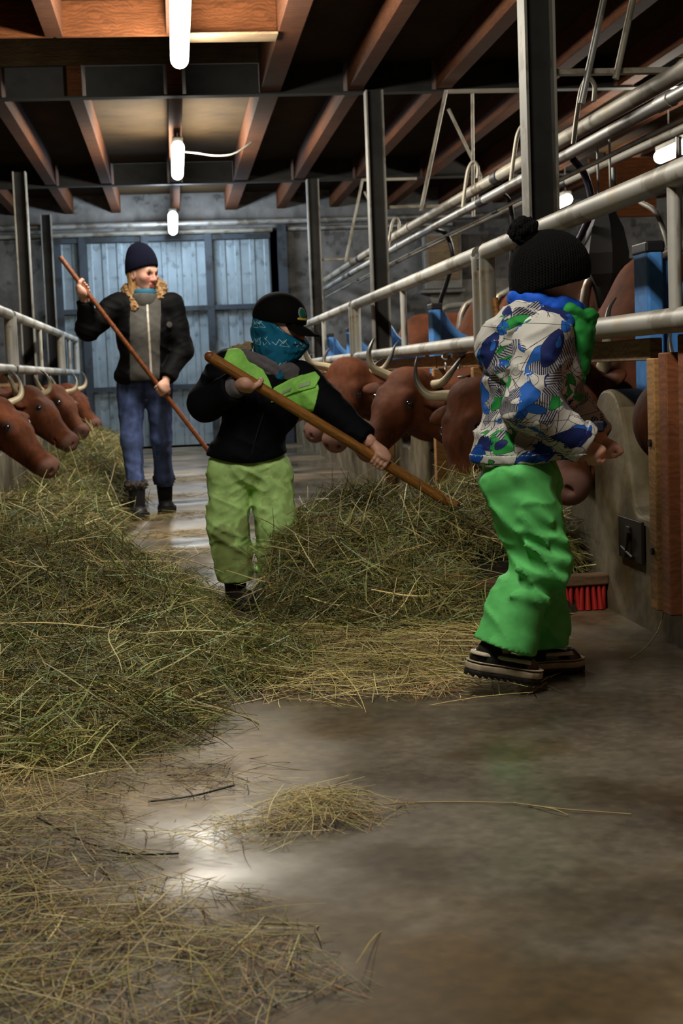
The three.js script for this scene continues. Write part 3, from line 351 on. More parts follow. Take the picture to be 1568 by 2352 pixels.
// a head with a face; c centre, F looking direction, U up of the skull, s size (1 = adult 0.23 m tall)
function headField(c, F, U, s) {
  const f = V(...F).normalize(), u = V(...U); u.addScaledVector(f, -u.dot(f)).normalize(); const q = V().crossVectors(u, f); // q = the head's left
  const at = (a, b, d) => { const v = V(...c).addScaledVector(f, a * s).addScaledVector(u, b * s).addScaledVector(q, d * s); return [v.x, v.y, v.z]; };
  const skull = join([ell(at(-0.012, 0.03, 0), [0.098 * s, 0.09 * s, 0.078 * s], f, u, q), ell(at(0.02, -0.035, 0), [0.072 * s, 0.082 * s, 0.064 * s], f, u, q), ell(at(0.045, -0.088, 0), [0.038 * s, 0.026 * s, 0.036 * s], f, u, q), cap(at(0.078, 0.022, 0.03), at(0.078, 0.022, -0.03), 0.016 * s), cap(at(0.06, -0.02, 0.045), at(0.058, -0.025, 0.04), 0.022 * s), cap(at(0.06, -0.02, -0.045), at(0.058, -0.025, -0.04), 0.022 * s)], 0.03 * s);
  const nose = join([cap(at(0.085, 0.015, 0), at(0.108, -0.03, 0), 0.008 * s, 0.013 * s), cap(at(0.098, -0.034, 0.013), at(0.098, -0.034, -0.013), 0.009 * s)], 0.012 * s);
  const lips = join([cap(at(0.088, -0.062, 0.018), at(0.088, -0.062, -0.018), 0.007 * s), cap(at(0.086, -0.073, 0.015), at(0.086, -0.073, -0.015), 0.008 * s)], 0.006 * s), slit = cap(at(0.097, -0.067, 0.022), at(0.097, -0.067, -0.022), 0.0025 * s);
  const sock1 = ell(at(0.092, 0.004, 0.031), [0.016 * s, 0.011 * s, 0.018 * s], f, u, q), sock2 = ell(at(0.092, 0.004, -0.031), [0.016 * s, 0.011 * s, 0.018 * s], f, u, q), eye1 = ell(at(0.073, 0.003, 0.031), [0.012 * s, 0.0115 * s, 0.012 * s], f, u, q), eye2 = ell(at(0.073, 0.003, -0.031), [0.012 * s, 0.0115 * s, 0.012 * s], f, u, q);
  const earf = (k) => { const o = ell(at(-0.01, -0.008, k * 0.08), [0.02 * s, 0.032 * s, 0.011 * s], f, u, q), i = ell(at(-0.006, -0.006, k * 0.09), [0.011 * s, 0.02 * s, 0.008 * s], f, u, q); return (x, y, z) => smax(o(x, y, z), -i(x, y, z), 0.006 * s); }; const ea = earf(1), eb = earf(-1);
  const field = (x, y, z) => { let d = smin(skull(x, y, z), nose(x, y, z), 0.012 * s); d = smin(d, lips(x, y, z), 0.008 * s); d = smax(d, -smin(sock1(x, y, z), sock2(x, y, z), 0.004), 0.012 * s); d = smin(d, Math.min(eye1(x, y, z), eye2(x, y, z)), 0.004 * s); d = smax(d, -slit(x, y, z), 0.004 * s); return smin(d, Math.min(ea(x, y, z), eb(x, y, z)), 0.01 * s); };
  return { field, at, f, u, q, s, tone: (x, y, z) => { const l = lips(x, y, z), e = Math.min(eye1(x, y, z), eye2(x, y, z)), ck = Math.min(Math.hypot(...[x, y, z].map((w, i) => w - at(0.075, -0.03, 0.035)[i])), Math.hypot(...[x, y, z].map((w, i) => w - at(0.075, -0.03, -0.035)[i])), Math.hypot(...[x, y, z].map((w, i) => w - at(0.105, -0.03, 0)[i]))); let c = SKIN.slice(); const r = smooth(0.05 * s, 0.01 * s, ck); c = [mix(c[0], 0.55, r * 0.6), mix(c[1], 0.17, r * 0.6), mix(c[2], 0.13, r * 0.6)]; if (l < 0.002) c = [0.38, 0.11, 0.09]; if (e < 0.0015) c = [0.08, 0.05, 0.04]; const br = Math.min(Math.hypot(...[x, y, z].map((w, i) => w - at(0.085, 0.026, 0.033)[i])), Math.hypot(...[x, y, z].map((w, i) => w - at(0.085, 0.026, -0.033)[i]))); if (br < 0.014 * s) c = [0.22, 0.12, 0.07]; return c; } };
}
// a hand closed round a bar. c on the bar's axis, u bar direction, n from bar to palm, wrist joint, s size (1 = adult), r bar radius, side: thumb towards +u or -u
function grip(c, u, n, wrist, s, r, side = 1) {
  const U = V(...u).normalize(), N = V(...n); N.addScaledVector(U, -N.dot(U)).normalize(); const B = V().crossVectors(U, N), C = V(...c), f = [], pts = [];
  const P = (off, ang, rad) => { const v = C.clone().addScaledVector(U, off).addScaledVector(N, Math.cos(ang) * rad).addScaledVector(B, Math.sin(ang) * rad); const a = [v.x, v.y, v.z]; pts.push(a); return a; };
  const w = 0.0095 * s; const palmR = r + 0.013 * s;
  f.push(ell(P(0, -0.25, palmR + 0.002), [0.042 * s, 0.018 * s, 0.034 * s], U, N, B)); f.push(ell(P(0, 0.5, palmR + 0.002), [0.04 * s, 0.017 * s, 0.026 * s], U, N, B));
  f.push(cap(P(-side * 0.005, -0.35, palmR + 0.006 * s), wrist, 0.024 * s, 0.024 * s)); pts.push(wrist);
  const palm = join(f, 0.02 * s), fingers = [];
  for (let i = 0; i < 4; i++) { const off = side * (1.5 - i) * 0.0195 * s, L = [1, 1.1, 1.03, 0.85][i], rr = w * [1, 1.04, 1, 0.88][i], a0 = 0.75, R2 = r + rr * 0.95; const q = [0, 0.85, 1.6, 2.25].map((k) => P(off * (1 - k * 0.03), a0 + k * L * (0.030 * s / (R2 + 0.012 * s)) * 1.25, R2 + (k === 0 ? 0.006 * s : 0.001))); fingers.push(join([cap(q[0], q[1], rr * 1.08, rr), cap(q[1], q[2], rr, rr * 0.94), cap(q[2], q[3], rr * 0.94, rr * 0.82)], 0.004)); }
  const rt = w * 1.15, th = [P(side * 0.03 * s, -0.5, palmR + 0.004 * s), P(side * 0.046 * s, -1.25, r + rt * 1.15), P(side * 0.05 * s, -2.05, r + rt), P(side * 0.045 * s, -2.7, r + rt * 0.95)]; fingers.push(join([cap(th[0], th[1], rt * 1.25, rt * 1.05), cap(th[1], th[2], rt * 1.05, rt), cap(th[2], th[3], rt, rt * 0.8)], 0.005));
  const field = (x, y, z) => { let d = palm(x, y, z); for (const g of fingers) d = smin(d, g(x, y, z), 0.006 * s); return d; };
  return { field, pts };
}
const skinTone = (x, y, z) => { const n = noise(x * 60, y * 60, z * 60) * 0.08; return [SKIN[0] * (1 + n), SKIN[1] * (1 + n), SKIN[2] * (1 + n)]; };
// the whole figure under the clothes, one surface: trunk and limbs, head and hands joined into one geometry
function figure(parent, trunk, list, H, hands) {
  const [lo, hi] = bounds(list, 0.16), geos = [net(join(trunk, 0.05), lo, hi, 0.012, { color: skinTone, margin: 0.03 })];
  { const c = H.at(0, 0, 0), k = 0.15 * H.s; geos.push(net(H.field, c.map((v) => v - k), c.map((v) => v + k), 0.0034, { color: H.tone })); }
  for (const h of hands) { const [a, b] = bounds(h.pts, 0.03); geos.push(net(h.field, a, b, 0.0028, { color: skinTone })); }
  return part('body', merge(geos), M.skin, parent);
}
// slip a garment panel over a garment: follows its surface inside an outline drawn in the x-y plane, on the side facing +z
const panel = (f, outline, lift, zmin) => { const p = poly2(outline); return (x, y, z) => smax(smax(f(x, y, z) - lift, p(x, y), 0.003), Math.max(-(f(x, y, z) + 0.02), zmin - z), 0.003); };

// ---- boots: layered from one foot shape. heel at c, pointing along dir; pitch lifts the heel
function boot(parent, c, dir, pitch, s, o) {
  const g = new THREE.Group(); g.name = 'boot'; parent.add(g); g.position.set(...c); g.rotation.order = 'YZX'; g.rotation.y = Math.atan2(-dir[1], dir[0]); g.rotation.z = -pitch;
  const plan = (x, z) => { const a = Math.hypot(x - 0.036, z) - 0.034, b = Math.hypot(x - 0.155, z - 0.003) - 0.044; const t = clamp((x - 0.036) / 0.119), w = 0.034 + 0.01 * t; return smin(smin(a, b, 0.02), Math.max(Math.abs(z) - w, Math.abs(x - 0.095) - 0.06), 0.015); };
  const slab = (y0, y1, grow, k = 0.004) => (x, y, z) => smax(plan(x, z) - grow, Math.abs(y - (y0 + y1) / 2) - (y1 - y0) / 2, k);
  const top = (x) => 0.07 + smooth(0.12, 0.03, x) * 0.004 - smooth(0.165, 0.2, x) * 0.012;
  const upper = (lift) => (x, y, z) => { const sh = smooth(0.03, 0.1, y); return smax(plan(x, z) + 0.004 + sh * 0.012 * smooth(0.08, 0.17, x) - lift, y - top(x) - lift, 0.03); };
  const lo = [-0.03, -0.01, -0.08], hi = [0.24, 0.2, 0.08], mk = (name, f, m, label, cell = 0.0035) => { const geo = net(f, lo, hi, cell); geo.scale(s, s, s); return part(name, geo, m, g, label); };
  mk('outsole', (x, y, z) => { const d = slab(0.0, 0.02, 0.004)(x, y, z); const tread = Math.max(Math.abs(((x * 60) % 1 + 1) % 1 - 0.5) * 0.016 - 0.0045, y - 0.008); return smax(d, -tread, 0.002); }, o.sole);
  mk('midsole', slab(0.018, 0.036, 0.005), o.mid); mk('welt', slab(0.0375, 0.0415, 0.006, 0.002), o.mid);
  const up = upper(0); mk('shell', (x, y, z) => smax(up(x, y, z), 0.03 - y, 0.003), o.shell);
  const rim = (x, y, z) => Math.max(upper(0.003)(x, y, z), -upper(-0.004)(x, y, z), Math.abs(y - top(x) + 0.012) - 0.005, x - 0.16); if (o.rim) mk('piping', rim, o.rim);
  mk('shaft', join([cap([0.06, 0.05, 0], [0.056, o.high || 0.14, 0], 0.038, o.slim || 0.047)], 0.02), o.shaft);
  return g;
}
const rubberBoot = { sole: std({ color: 0x141210, roughness: 0.7 }), mid: std({ color: 0xb5a78c, roughness: 0.6, map: clothMap }), shell: phys({ color: 0x0d0d10, roughness: 0.22, clearcoat: 0.4 }), rim: std({ color: 0xc0b49c, roughness: 0.6 }), shaft: std({ color: 0x0e0e10, roughness: 0.9 }) };
const darkBoot = { ...rubberBoot, mid: std({ color: 0x2a2725, roughness: 0.8 }), shell: std({ color: 0x17161a, roughness: 0.6 }), rim: null, shaft: std({ color: 0x16151a, roughness: 0.85 }) };

// ================================ the child in green trousers (seen from behind, walking right)
{
  const bx = 0.95, bd = 4.1, J = (x, y, d) => [x - bx, y, bd - d], t = thing('person', 'child in green trousers, patterned jacket and black pompom hat', 'person', [bx, 0, -bd]);
  const F = [0.9, 0, -0.43], H = headField(J(1.035, 1.118, 4.12), [0.88, -0.05, -0.47], [0, 1, 0], 0.87);
  const shR = J(0.985, 0.95, 4.025), elR = J(0.935, 0.77, 3.985), wrR = J(1.08, 0.662, 3.985), shL = J(1.075, 0.95, 4.26), elL = J(1.11, 0.78, 4.32), wrL = J(1.2, 0.66, 4.26);
  const hipR = J(0.915, 0.56, 4.075), knR = J(0.966, 0.345, 4.045), anR = J(0.832, 0.105, 4.0), hipL = J(0.965, 0.56, 4.19), knL = J(1.02, 0.335, 4.21), anL = J(0.99, 0.09, 4.2);
  const fistU = [0.25, 0.1, 0.95], fist = grip(J(1.112, 0.622, 3.985), fistU, [-0.3, 0.75, 0.1], wrR, 0.8, 0.003, -1), fist2 = grip(J(1.225, 0.62, 4.25), fistU, [-0.5, 0.8, 0], wrL, 0.78, 0.003, 1);
  figure(t, [cap(J(0.93, 0.6, 4.13), J(0.98, 0.9, 4.13), 0.085, 0.085), cap(J(0.99, 0.93, 4.06), J(1.06, 0.93, 4.22), 0.05), cap(J(1.0, 0.94, 4.13), J(1.025, 1.06, 4.125), 0.05, 0.046), cap(shR, elR, 0.038, 0.03), cap(elR, wrR, 0.032, 0.024), cap(shL, elL, 0.038, 0.03), cap(elL, wrL, 0.032, 0.024), cap(hipR, knR, 0.065, 0.045), cap(knR, anR, 0.045, 0.03), cap(hipL, knL, 0.065, 0.045), cap(knL, anL, 0.045, 0.03)], [shR, elR, wrR, shL, elL, wrL, anR, anL, J(1.03, 1.06, 4.12)], H, [fist, fist2]);
  // trousers
  const legs = join([ell(J(0.93, 0.57, 4.13), [0.105, 0.095, 0.13]), cap(J(0.915, 0.56, 4.075), J(0.935, 0.48, 4.06), 0.098, 0.088), cap(J(0.935, 0.48, 4.06), J(0.968, 0.34, 4.045), 0.088, 0.078), cap(J(0.968, 0.34, 4.045), J(0.885, 0.22, 4.015), 0.077, 0.068), cap(J(0.885, 0.22, 4.015), J(0.826, 0.075, 3.992), 0.072, 0.096), cap(hipL, J(1.0, 0.34, 4.2), 0.095, 0.076), cap(J(1.0, 0.34, 4.2), J(0.99, 0.05, 4.2), 0.074, 0.09), ell(J(0.885, 0.285, 4.02), [0.03, 0.02, 0.05])], 0.03);
  const pleat = join([cap(J(0.9, 0.44, 3.972), J(1.02, 0.405, 3.972), 0.006), cap(J(0.89, 0.405, 3.962), J(1.02, 0.345, 3.968), 0.007), cap(J(0.88, 0.335, 3.957), J(1.01, 0.3, 3.968), 0.008), cap(J(0.9, 0.52, 3.985), J(0.98, 0.46, 3.967), 0.006), cap(J(0.86, 0.27, 3.945), J(0.99, 0.255, 3.96), 0.007), cap(J(0.9, 0.475, 3.975), J(0.965, 0.4, 3.958), 0.006)], 0.008);
  const trousers = (x, y, z) => { let d = legs(x, y, z); if (d > 0.06) return d; d = smin(d, pleat(x, y, z), 0.03); return d + 0.011 - fold(x * 0.8, y * 0.75 + x * 0.5, z, 1.0) * 0.02; };
  const nR = V(-0.34, -0.94, 0.02).normalize(), hem = (x, y, z) => { const near = z > -0.02 + (bd - 4.1); let d = trousers(x, y, z); const pr = J(0.835, 0.13, 4.0), pl = J(0.99, 0.085, 4.2); const zm = bd - 4.105; const a = (x - pr[0]) * nR.x + (y - pr[1]) * nR.y, b = pl[1] - y; d = smax(d, z > zm ? a : b, 0.004); return smax(d, y - 0.63, 0.006); };
  const green = cloth({ color: 0x66cc70, roughness: 0.62, map: clothMap, bumpMap: fineBump, bumpScale: 0.0008 });
  const tr = part('trousers', net(hem, [-0.26, 0.0, -0.26], [0.26, 0.68, 0.26], 0.0055, { margin: 0.04 }), green, t);
  // jacket
  const pat = canvasTex(1024, (g, n) => {
    const r = rng(77); g.fillStyle = '#d8d6d0'; g.fillRect(0, 0, n, n); const cols = ['#2a68c4', '#2a68c4', '#1d3f94', '#23306a', '#2f9a48', '#d8d6d0', '#c9c6c0', '#eceae4', '#1f55b8'];
    const wrap = (fn) => { for (const ox of [-n, 0, n]) for (const oy of [-n, 0, n]) { g.save(); g.translate(ox, oy); fn(); g.restore(); } };
    const blob = (cx, cy, s, a) => { const p = []; const m = 6 + Math.floor(r() * 4); for (let i = 0; i < m; i++) { const q = i / m * 6.283, rr = s * (0.45 + r() * 0.75); p.push([Math.cos(q) * rr * 1.6, Math.sin(q) * rr * 0.7]); } return () => { g.translate(cx, cy); g.rotate(a); g.beginPath(); p.forEach((q, i) => { const z = p[(i + 1) % m], mx = (q[0] + z[0]) / 2, my = (q[1] + z[1]) / 2; i ? g.quadraticCurveTo(q[0], q[1], mx, my) : g.moveTo(mx, my); }); const z = p[0], w = p[1]; g.quadraticCurveTo(z[0], z[1], (z[0] + w[0]) / 2, (z[1] + w[1]) / 2); g.closePath(); }; };
    for (let i = 0; i < 110; i++) { const s = 34 + r() * 62, f = blob(r() * n, r() * n, s, -0.9 + r() * 0.8), c = cols[Math.floor(r() * cols.length)], hatch = r() < 0.42; const hs = 9 + r() * 4, ha = r() * 3; wrap(() => { f(); g.fillStyle = hatch ? '#b9b8ba' : c; g.fill(); if (hatch) { g.save(); g.clip(); g.rotate(ha); g.strokeStyle = '#2b2a44'; g.lineWidth = 4.5; for (let k = -200; k < 200; k += hs) { g.beginPath(); g.moveTo(-220, k); g.lineTo(220, k); g.stroke(); } g.restore(); } g.strokeStyle = '#22212c'; g.lineWidth = r() < 0.1 ? 3 : 2; g.stroke(); }); }
    for (let i = 0; i < 16; i++) { const f = blob(r() * n, r() * n, 22 + r() * 26, r() * 3), c = ['#eceae4', '#eceae4', '#e9e6df', '#2f6fd0'][i % 4]; wrap(() => { f(); g.fillStyle = c; g.fill(); g.strokeStyle = '#33323c'; g.lineWidth = 2; g.stroke(); }); }
    for (let i = 0; i < 9; i++) { const f = blob(r() * n, r() * n, 18 + r() * 14, r() * 3), c = ['#d4481f', '#d89a1c', '#2f9a48'][i % 3]; wrap(() => { f(); g.fillStyle = c; g.fill(); }); }
    g.strokeStyle = '#2a2a30'; g.lineWidth = 2.2; for (let i = 0; i < 12; i++) { g.beginPath(); g.arc(r() * n, r() * n, 20 + r() * 30, 0, 4 + r() * 2); g.stroke(); }
  }, [1.7, 1.7]);
  const printed = cloth({ map: pat, color: 0xd0d0d0, roughness: 0.7, bumpMap: fineBump, bumpScale: 0.0006 }), blueCloth = cloth({ color: 0x1f58cc, roughness: 0.7, map: clothMap }), lining = cloth({ color: 0x2a8a3e, roughness: 0.7, map: clothMap });
  const f3 = V(...F).normalize(), q3 = V(-f3.z, 0, f3.x), u3 = V(0, 1, 0);
  const coat = join([ell(J(0.985, 0.86, 4.13), [0.118, 0.16, 0.145], f3, u3, q3), cap(J(0.97, 0.84, 4.13), J(0.935, 0.66, 4.13), 0.115, 0.122), ell(J(0.935, 0.63, 4.13), [0.128, 0.06, 0.14], f3, u3, q3), cap(J(0.97, 0.95, 4.035), J(1.06, 0.95, 4.23), 0.068, 0.068), cap(J(1.01, 0.98, 4.13), J(1.02, 1.01, 4.13), 0.075, 0.07)], 0.05);
  const sleeve = (a, b, c) => join([cap(a, b, 0.074, 0.064), cap(b, c, 0.066, 0.053)], 0.035);
  const slR = sleeve(shR, elR, wrR), slL = sleeve(shL, elL, wrL), cutR = V(...wrR).sub(V(...elR)).normalize().toArray(), cutL = V(...wrL).sub(V(...elL)).normalize().toArray();
  const crR = clip(slR, wrR, cutR), crL = clip(slL, wrL, cutL);
  const jacket = (x, y, z) => { let d = coat(x, y, z); const a = crR(x, y, z), b = crL(x, y, z); d = smin(smin(d, a, 0.025), b, 0.025); if (d < 0.06) d += 0.009 - fold(x * 0.8, y * 0.8, z, 1.1) * 0.02; return smax(d, 0.612 + 0.012 * Math.sin(x * 22) - y, 0.006); };
  const jk = part('jacket', net(jacket, [-0.27, 0.58, -0.32], [0.34, 1.12, 0.26], 0.0052, { margin: 0.04 }), printed, t);
  part('hem_band', net((x, y, z) => smax(smax(jacket(x, y, z) - 0.003, Math.abs(y - 0.628) - 0.014, 0.004), -(jacket(x, y, z) + 0.02), 0.003), [-0.27, 0.58, -0.26], [0.27, 0.68, 0.26], 0.005, { margin: 0.03 }), printed, jk);
  part('cuff', net((x, y, z) => smax(Math.abs(slR(x, y, z)) - 0.005, Math.abs((x - wrR[0]) * cutR[0] + (y - wrR[1]) * cutR[1] + (z - wrR[2]) * cutR[2] + 0.014) - 0.016, 0.004), wrR.map((v) => v - 0.09), wrR.map((v) => v + 0.09), 0.0035), printed, jk);
  part('cuff_tab', new RoundedBoxGeometry(0.026, 0.03, 0.03, 2, 0.006).toNonIndexed().applyMatrix4(new THREE.Matrix4().makeTranslation(wrR[0] + 0.036, wrR[1] + 0.046, wrR[2] + 0.01)), std({ color: 0x10182c, roughness: 0.8 }), jk);
  const hood = join([ell(J(0.885, 0.93, 4.09), [0.06, 0.085, 0.1], f3, u3, q3), ell(J(0.905, 0.865, 4.06), [0.05, 0.055, 0.075], f3, u3, q3), cap(J(0.93, 1.0, 4.05), J(0.96, 1.0, 4.21), 0.05, 0.045), cap(J(0.96, 1.005, 4.04), J(1.045, 0.99, 4.03), 0.038, 0.026)], 0.04);
  part('hood', net((x, y, z) => { const d = hood(x, y, z); return d > 0.05 ? d : d + 0.009 - fold(x, y, z, 1.3) * 0.016; }, [-0.2, 0.74, -0.22], [0.15, 1.1, 0.2], 0.005, { margin: 0.03 }), printed, jk);
  const ring = (x, y, z) => { const c = J(1.02, 1.035 + 0, 4.125); const px = x - c[0], pz = z - c[2], py = y - c[1] + px * 0.25, rr = Math.hypot(px * 0.92, pz) - 0.078; return Math.hypot(rr, py * 0.75) - 0.021 + (fold(x, y, z, 2) - 0.6) * 0.012; };
  part('collar', net(ring, [-0.1, 0.95, -0.16], [0.24, 1.13, 0.13], 0.0045), blueCloth, jk, 'bright blue fleece collar');
  const flap = join([cap(J(1.06, 1.02, 4.04), J(1.12, 0.97, 4.06), 0.022, 0.016), cap(J(1.12, 1.0, 4.06), J(1.145, 1.002, 4.08), 0.014, 0.009), cap(J(1.075, 0.96, 4.04), J(1.09, 0.84, 4.04), 0.024, 0.014), cap(J(1.075, 1.0, 4.05), J(1.125, 1.005, 4.07), 0.016, 0.012), cap(J(1.075, 1.0, 4.05), J(1.098, 0.88, 4.04), 0.02, 0.012), cap(J(1.125, 1.005, 4.07), J(1.104, 0.91, 4.055), 0.014, 0.012), cap(J(1.1, 0.95, 4.05), J(1.09, 0.93, 4.045), 0.024), cap(J(1.12, 0.93, 4.06), J(1.105, 0.86, 4.05), 0.014, 0.01)], 0.02);
  part('lapel', net((x, y, z) => flap(x, y, z) + (fold(x, y, z, 2) - 0.6) * 0.008, [0.05, 0.82, -0.1], [0.24, 1.08, 0.14], 0.0045), lining, jk, 'green lining of the open jacket front');
  // hat
  const hatc = J(1.035, 1.138, 4.12), hatf = (x, y, z) => { const e = ell(hatc, [0.107, 0.1, 0.102])(x, y, z), px = x - hatc[0]; const low = cap([hatc[0] - 0.015, hatc[1] - 0.05, hatc[2]], [hatc[0] - 0.01, hatc[1], hatc[2]], 0.1, 0.1)(x, y, z); let d = smin(e, low, 0.03); return smax(d, (hatc[1] - 0.052 + px * 0.22) - y, 0.012) + noise(x * 160, y * 160, z * 160) * 0.0012; };
  const knit = cloth({ color: 0x050506, roughness: 1, bumpMap: knitBump, bumpScale: 0.003 });
  const hat = part('hat', net(hatf, hatc.map((v) => v - 0.16), hatc.map((v) => v + 0.16), 0.0045), knit, t, 'black knitted hat with a pompom');
  const pc = J(0.957, 1.242, 4.11); part('pompom', net((x, y, z) => Math.hypot(x - pc[0], y - pc[1], z - pc[2]) - 0.039 + noise(x * 110, y * 110, z * 110) * 0.007 + noise(x * 45, y * 45, z * 45) * 0.004, pc.map((v) => v - 0.06), pc.map((v) => v + 0.06), 0.003), knit, hat);
  boot(t, J(0.735, 0.058, 3.985), [0.985, -0.02], 0.2, 1.04, { ...rubberBoot, high: 0.07, slim: 0.032 }); boot(t, J(0.925, 0.0, 4.205), [0.99, -0.1], 0, 1.0, { ...rubberBoot, high: 0.11 });
}

// ================================ the child with the pole
const poleA = [0.128, 0.951, 5.53], poleB = [1.02, 0.36, 5.62];
{
  const bx = 0.27, bd = 5.8, J = (x, y, d) => [x - bx, y, bd - d], t = thing('person', 'child in lime trousers and dark jacket, black cap and teal scarf, holding a pole', 'person', [bx, 0, -bd]);
  const H = headField(J(0.405, 1.06, 5.78), [0.86, -0.22, 0.46], [0.12, 1, 0.05], 0.86);
  const shR = J(0.2, 0.905, 5.74), elR = J(0.112, 0.785, 5.69), wrR = J(0.222, 0.842, 5.57), shL = J(0.475, 0.85, 5.75), elL = J(0.6, 0.715, 5.67), wrL = J(0.705, 0.618, 5.6);
  const hipR = J(0.19, 0.52, 5.8), knR = J(0.176, 0.31, 5.78), anR = J(0.197, 0.1, 5.8), hipL = J(0.335, 0.52, 5.8), knL = J(0.352, 0.31, 5.77), anL = J(0.335, 0.1, 5.82);
  const pa = V(...J(...poleA)), pb = V(...J(...poleB)), pd = pb.clone().sub(pa).normalize(), onPole = (x) => { const k = (x - bx - pa.x) / (pb.x - pa.x); return pa.clone().lerp(pb, k).toArray(); };
  const g1 = grip(onPole(0.262), pd.toArray(), [-0.2, -0.75, 0.55], wrR, 0.82, 0.017, 1), g2 = grip(onPole(0.735), pd.toArray(), [-0.1, 0.8, 0.25], wrL, 0.82, 0.017, 1);
  figure(t, [cap(J(0.26, 0.55, 5.8), J(0.33, 0.85, 5.78), 0.085, 0.085), cap(J(0.24, 0.88, 5.76), J(0.43, 0.85, 5.76), 0.05), cap(J(0.35, 0.88, 5.78), J(0.39, 1.0, 5.78), 0.05, 0.045), cap(shR, elR, 0.04, 0.032), cap(elR, wrR, 0.034, 0.026), cap(shL, elL, 0.04, 0.032), cap(elL, wrL, 0.034, 0.026), cap(hipR, knR, 0.065, 0.045), cap(knR, anR, 0.045, 0.032), cap(hipL, knL, 0.065, 0.045), cap(knL, anL, 0.045, 0.032)], [shR, elR, wrR, shL, elL, wrL, anR, anL, J(0.4, 1.0, 5.78)], H, [g1, g2]);
  const legs = join([ell(J(0.258, 0.53, 5.8), [0.145, 0.09, 0.115]), cap(hipR, knR, 0.092, 0.08), cap(knR, J(0.195, 0.12, 5.79), 0.078, 0.07), cap(hipL, knL, 0.092, 0.08), cap(knL, J(0.345, 0.11, 5.81), 0.078, 0.07)], 0.012);
  const lime = cloth({ vertexColors: true, roughness: 0.65, map: clothMap, bumpMap: fineBump, bumpScale: 0.0008 });
  const dirt = [[-0.085, 0.2, 0.07], [-0.06, 0.14, 0.06], [-0.1, 0.27, 0.05], [0.12, 0.25, 0.045], [-0.03, 0.31, 0.04], [0.1, 0.15, 0.035]];
  const limeTone = (x, y, z) => { const n = fbm(x * 16 + 4, y * 16, z * 16, 4); let s = 0; for (const [a, b, r] of dirt) s = Math.max(s, smooth(0.012, -0.012, Math.hypot(x - a, y - b) - r + n * 0.09)); s = Math.max(s * 0.75, smooth(0.17, 0.24, fbm(x * 24, y * 30, z * 24, 3)) * 0.35); const c = [0.6, 0.93, 0.33], e = [0.26, 0.3, 0.1]; return c.map((v, k) => mix(v, e[k], s)); };
  part('trousers', net((x, y, z) => { let d = legs(x, y, z); if (d < 0.06) d += 0.01 - fold(x, y * 0.9, z, 1.2) * 0.02; return smax(smax(d, 0.098 - y, 0.006), y - 0.6, 0.006); }, [-0.25, 0.05, -0.2], [0.25, 0.64, 0.2], 0.006, { margin: 0.04, color: limeTone }), lime, t);
  const coat = join([ell(J(0.335, 0.8, 5.78), [0.155, 0.15, 0.118]), cap(J(0.32, 0.78, 5.78), J(0.262, 0.61, 5.8), 0.122, 0.13), ell(J(0.255, 0.58, 5.8), [0.155, 0.06, 0.125]), cap(J(0.215, 0.9, 5.75), J(0.465, 0.862, 5.76), 0.065, 0.06)], 0.05);
  const slR = join([cap(shR, elR, 0.078, 0.07), cap(elR, wrR, 0.068, 0.055)], 0.03), slL = join([cap(shL, elL, 0.074, 0.06), cap(elL, wrL, 0.06, 0.05)], 0.03);
  const cR = V(...wrR).sub(V(...elR)).normalize().toArray(), cL = V(...wrL).sub(V(...elL)).normalize().toArray(), crR = clip(slR, wrR.map((v, i) => v - cR[i] * 0.018), cR), crL = clip(slL, wrL.map((v, i) => v - cL[i] * 0.01), cL);
  const jacket = (x, y, z) => { let d = smin(smin(coat(x, y, z), crR(x, y, z), 0.02), crL(x, y, z), 0.02); if (d < 0.06) d += 0.007 - fold(x, y, z, 1) * 0.011; return smax(d, 0.552 + 0.03 * Math.min(1, Math.pow((x + 0.01) / 0.15, 2)) - y, 0.006); };
  const navy = cloth({ color: 0x080911, roughness: 0.8, map: clothMap }), limeCloth = cloth({ color: 0xa4f070, roughness: 0.65, map: clothMap }), grey = cloth({ color: 0x6f6a70, roughness: 0.95, map: clothMap, bumpMap: fineBump, bumpScale: 0.002 });
  const jk = part('jacket', net(jacket, [-0.3, 0.52, -0.22], [0.52, 1.0, 0.3], 0.006, { margin: 0.04 }), navy, t);
  const px = (list) => list.map(([a, b]) => [(a - 484) / 3500 * 5.7 * 1.0 + 0.135 - bx + (b - 820) / 3500 * 5.7 * -0.038, 0.947 - (b - 820) / 3500 * 5.7 * 1.0 - (a - 484) / 3500 * 5.7 * 0.038]);
  const shapes = [['yoke', [[0.2, 0.98], [0.285, 0.985], [0.31, 0.93], [0.345, 0.86], [0.36, 0.81], [0.335, 0.8], [0.3, 0.85], [0.255, 0.885], [0.175, 0.93]]], ['yoke', [[0.345, 0.775], [0.38, 0.84], [0.47, 0.875], [0.52, 0.865], [0.53, 0.82], [0.505, 0.735], [0.46, 0.74], [0.41, 0.78]]]];
  for (const [n, s] of shapes) part(n, net(panel(jacket, s.map(([a, b]) => [a - bx, b]), 0.006, -0.03), [-0.15, 0.68, -0.1], [0.3, 1.0, 0.26], 0.0045, { margin: 0.02 }), limeCloth, jk, 'lime green shoulder and chest panel');
  part('pocket_flap', net(panel(jacket, [[0.345, 0.785], [0.36, 0.83], [0.43, 0.862], [0.52, 0.885], [0.537, 0.862], [0.515, 0.825], [0.44, 0.808], [0.39, 0.79]].map(([a, b]) => [a - bx, b]), 0.013, -0.02), [0.03, 0.74, 0], [0.3, 0.92, 0.26], 0.004, { margin: 0.02 }), limeCloth, jk);
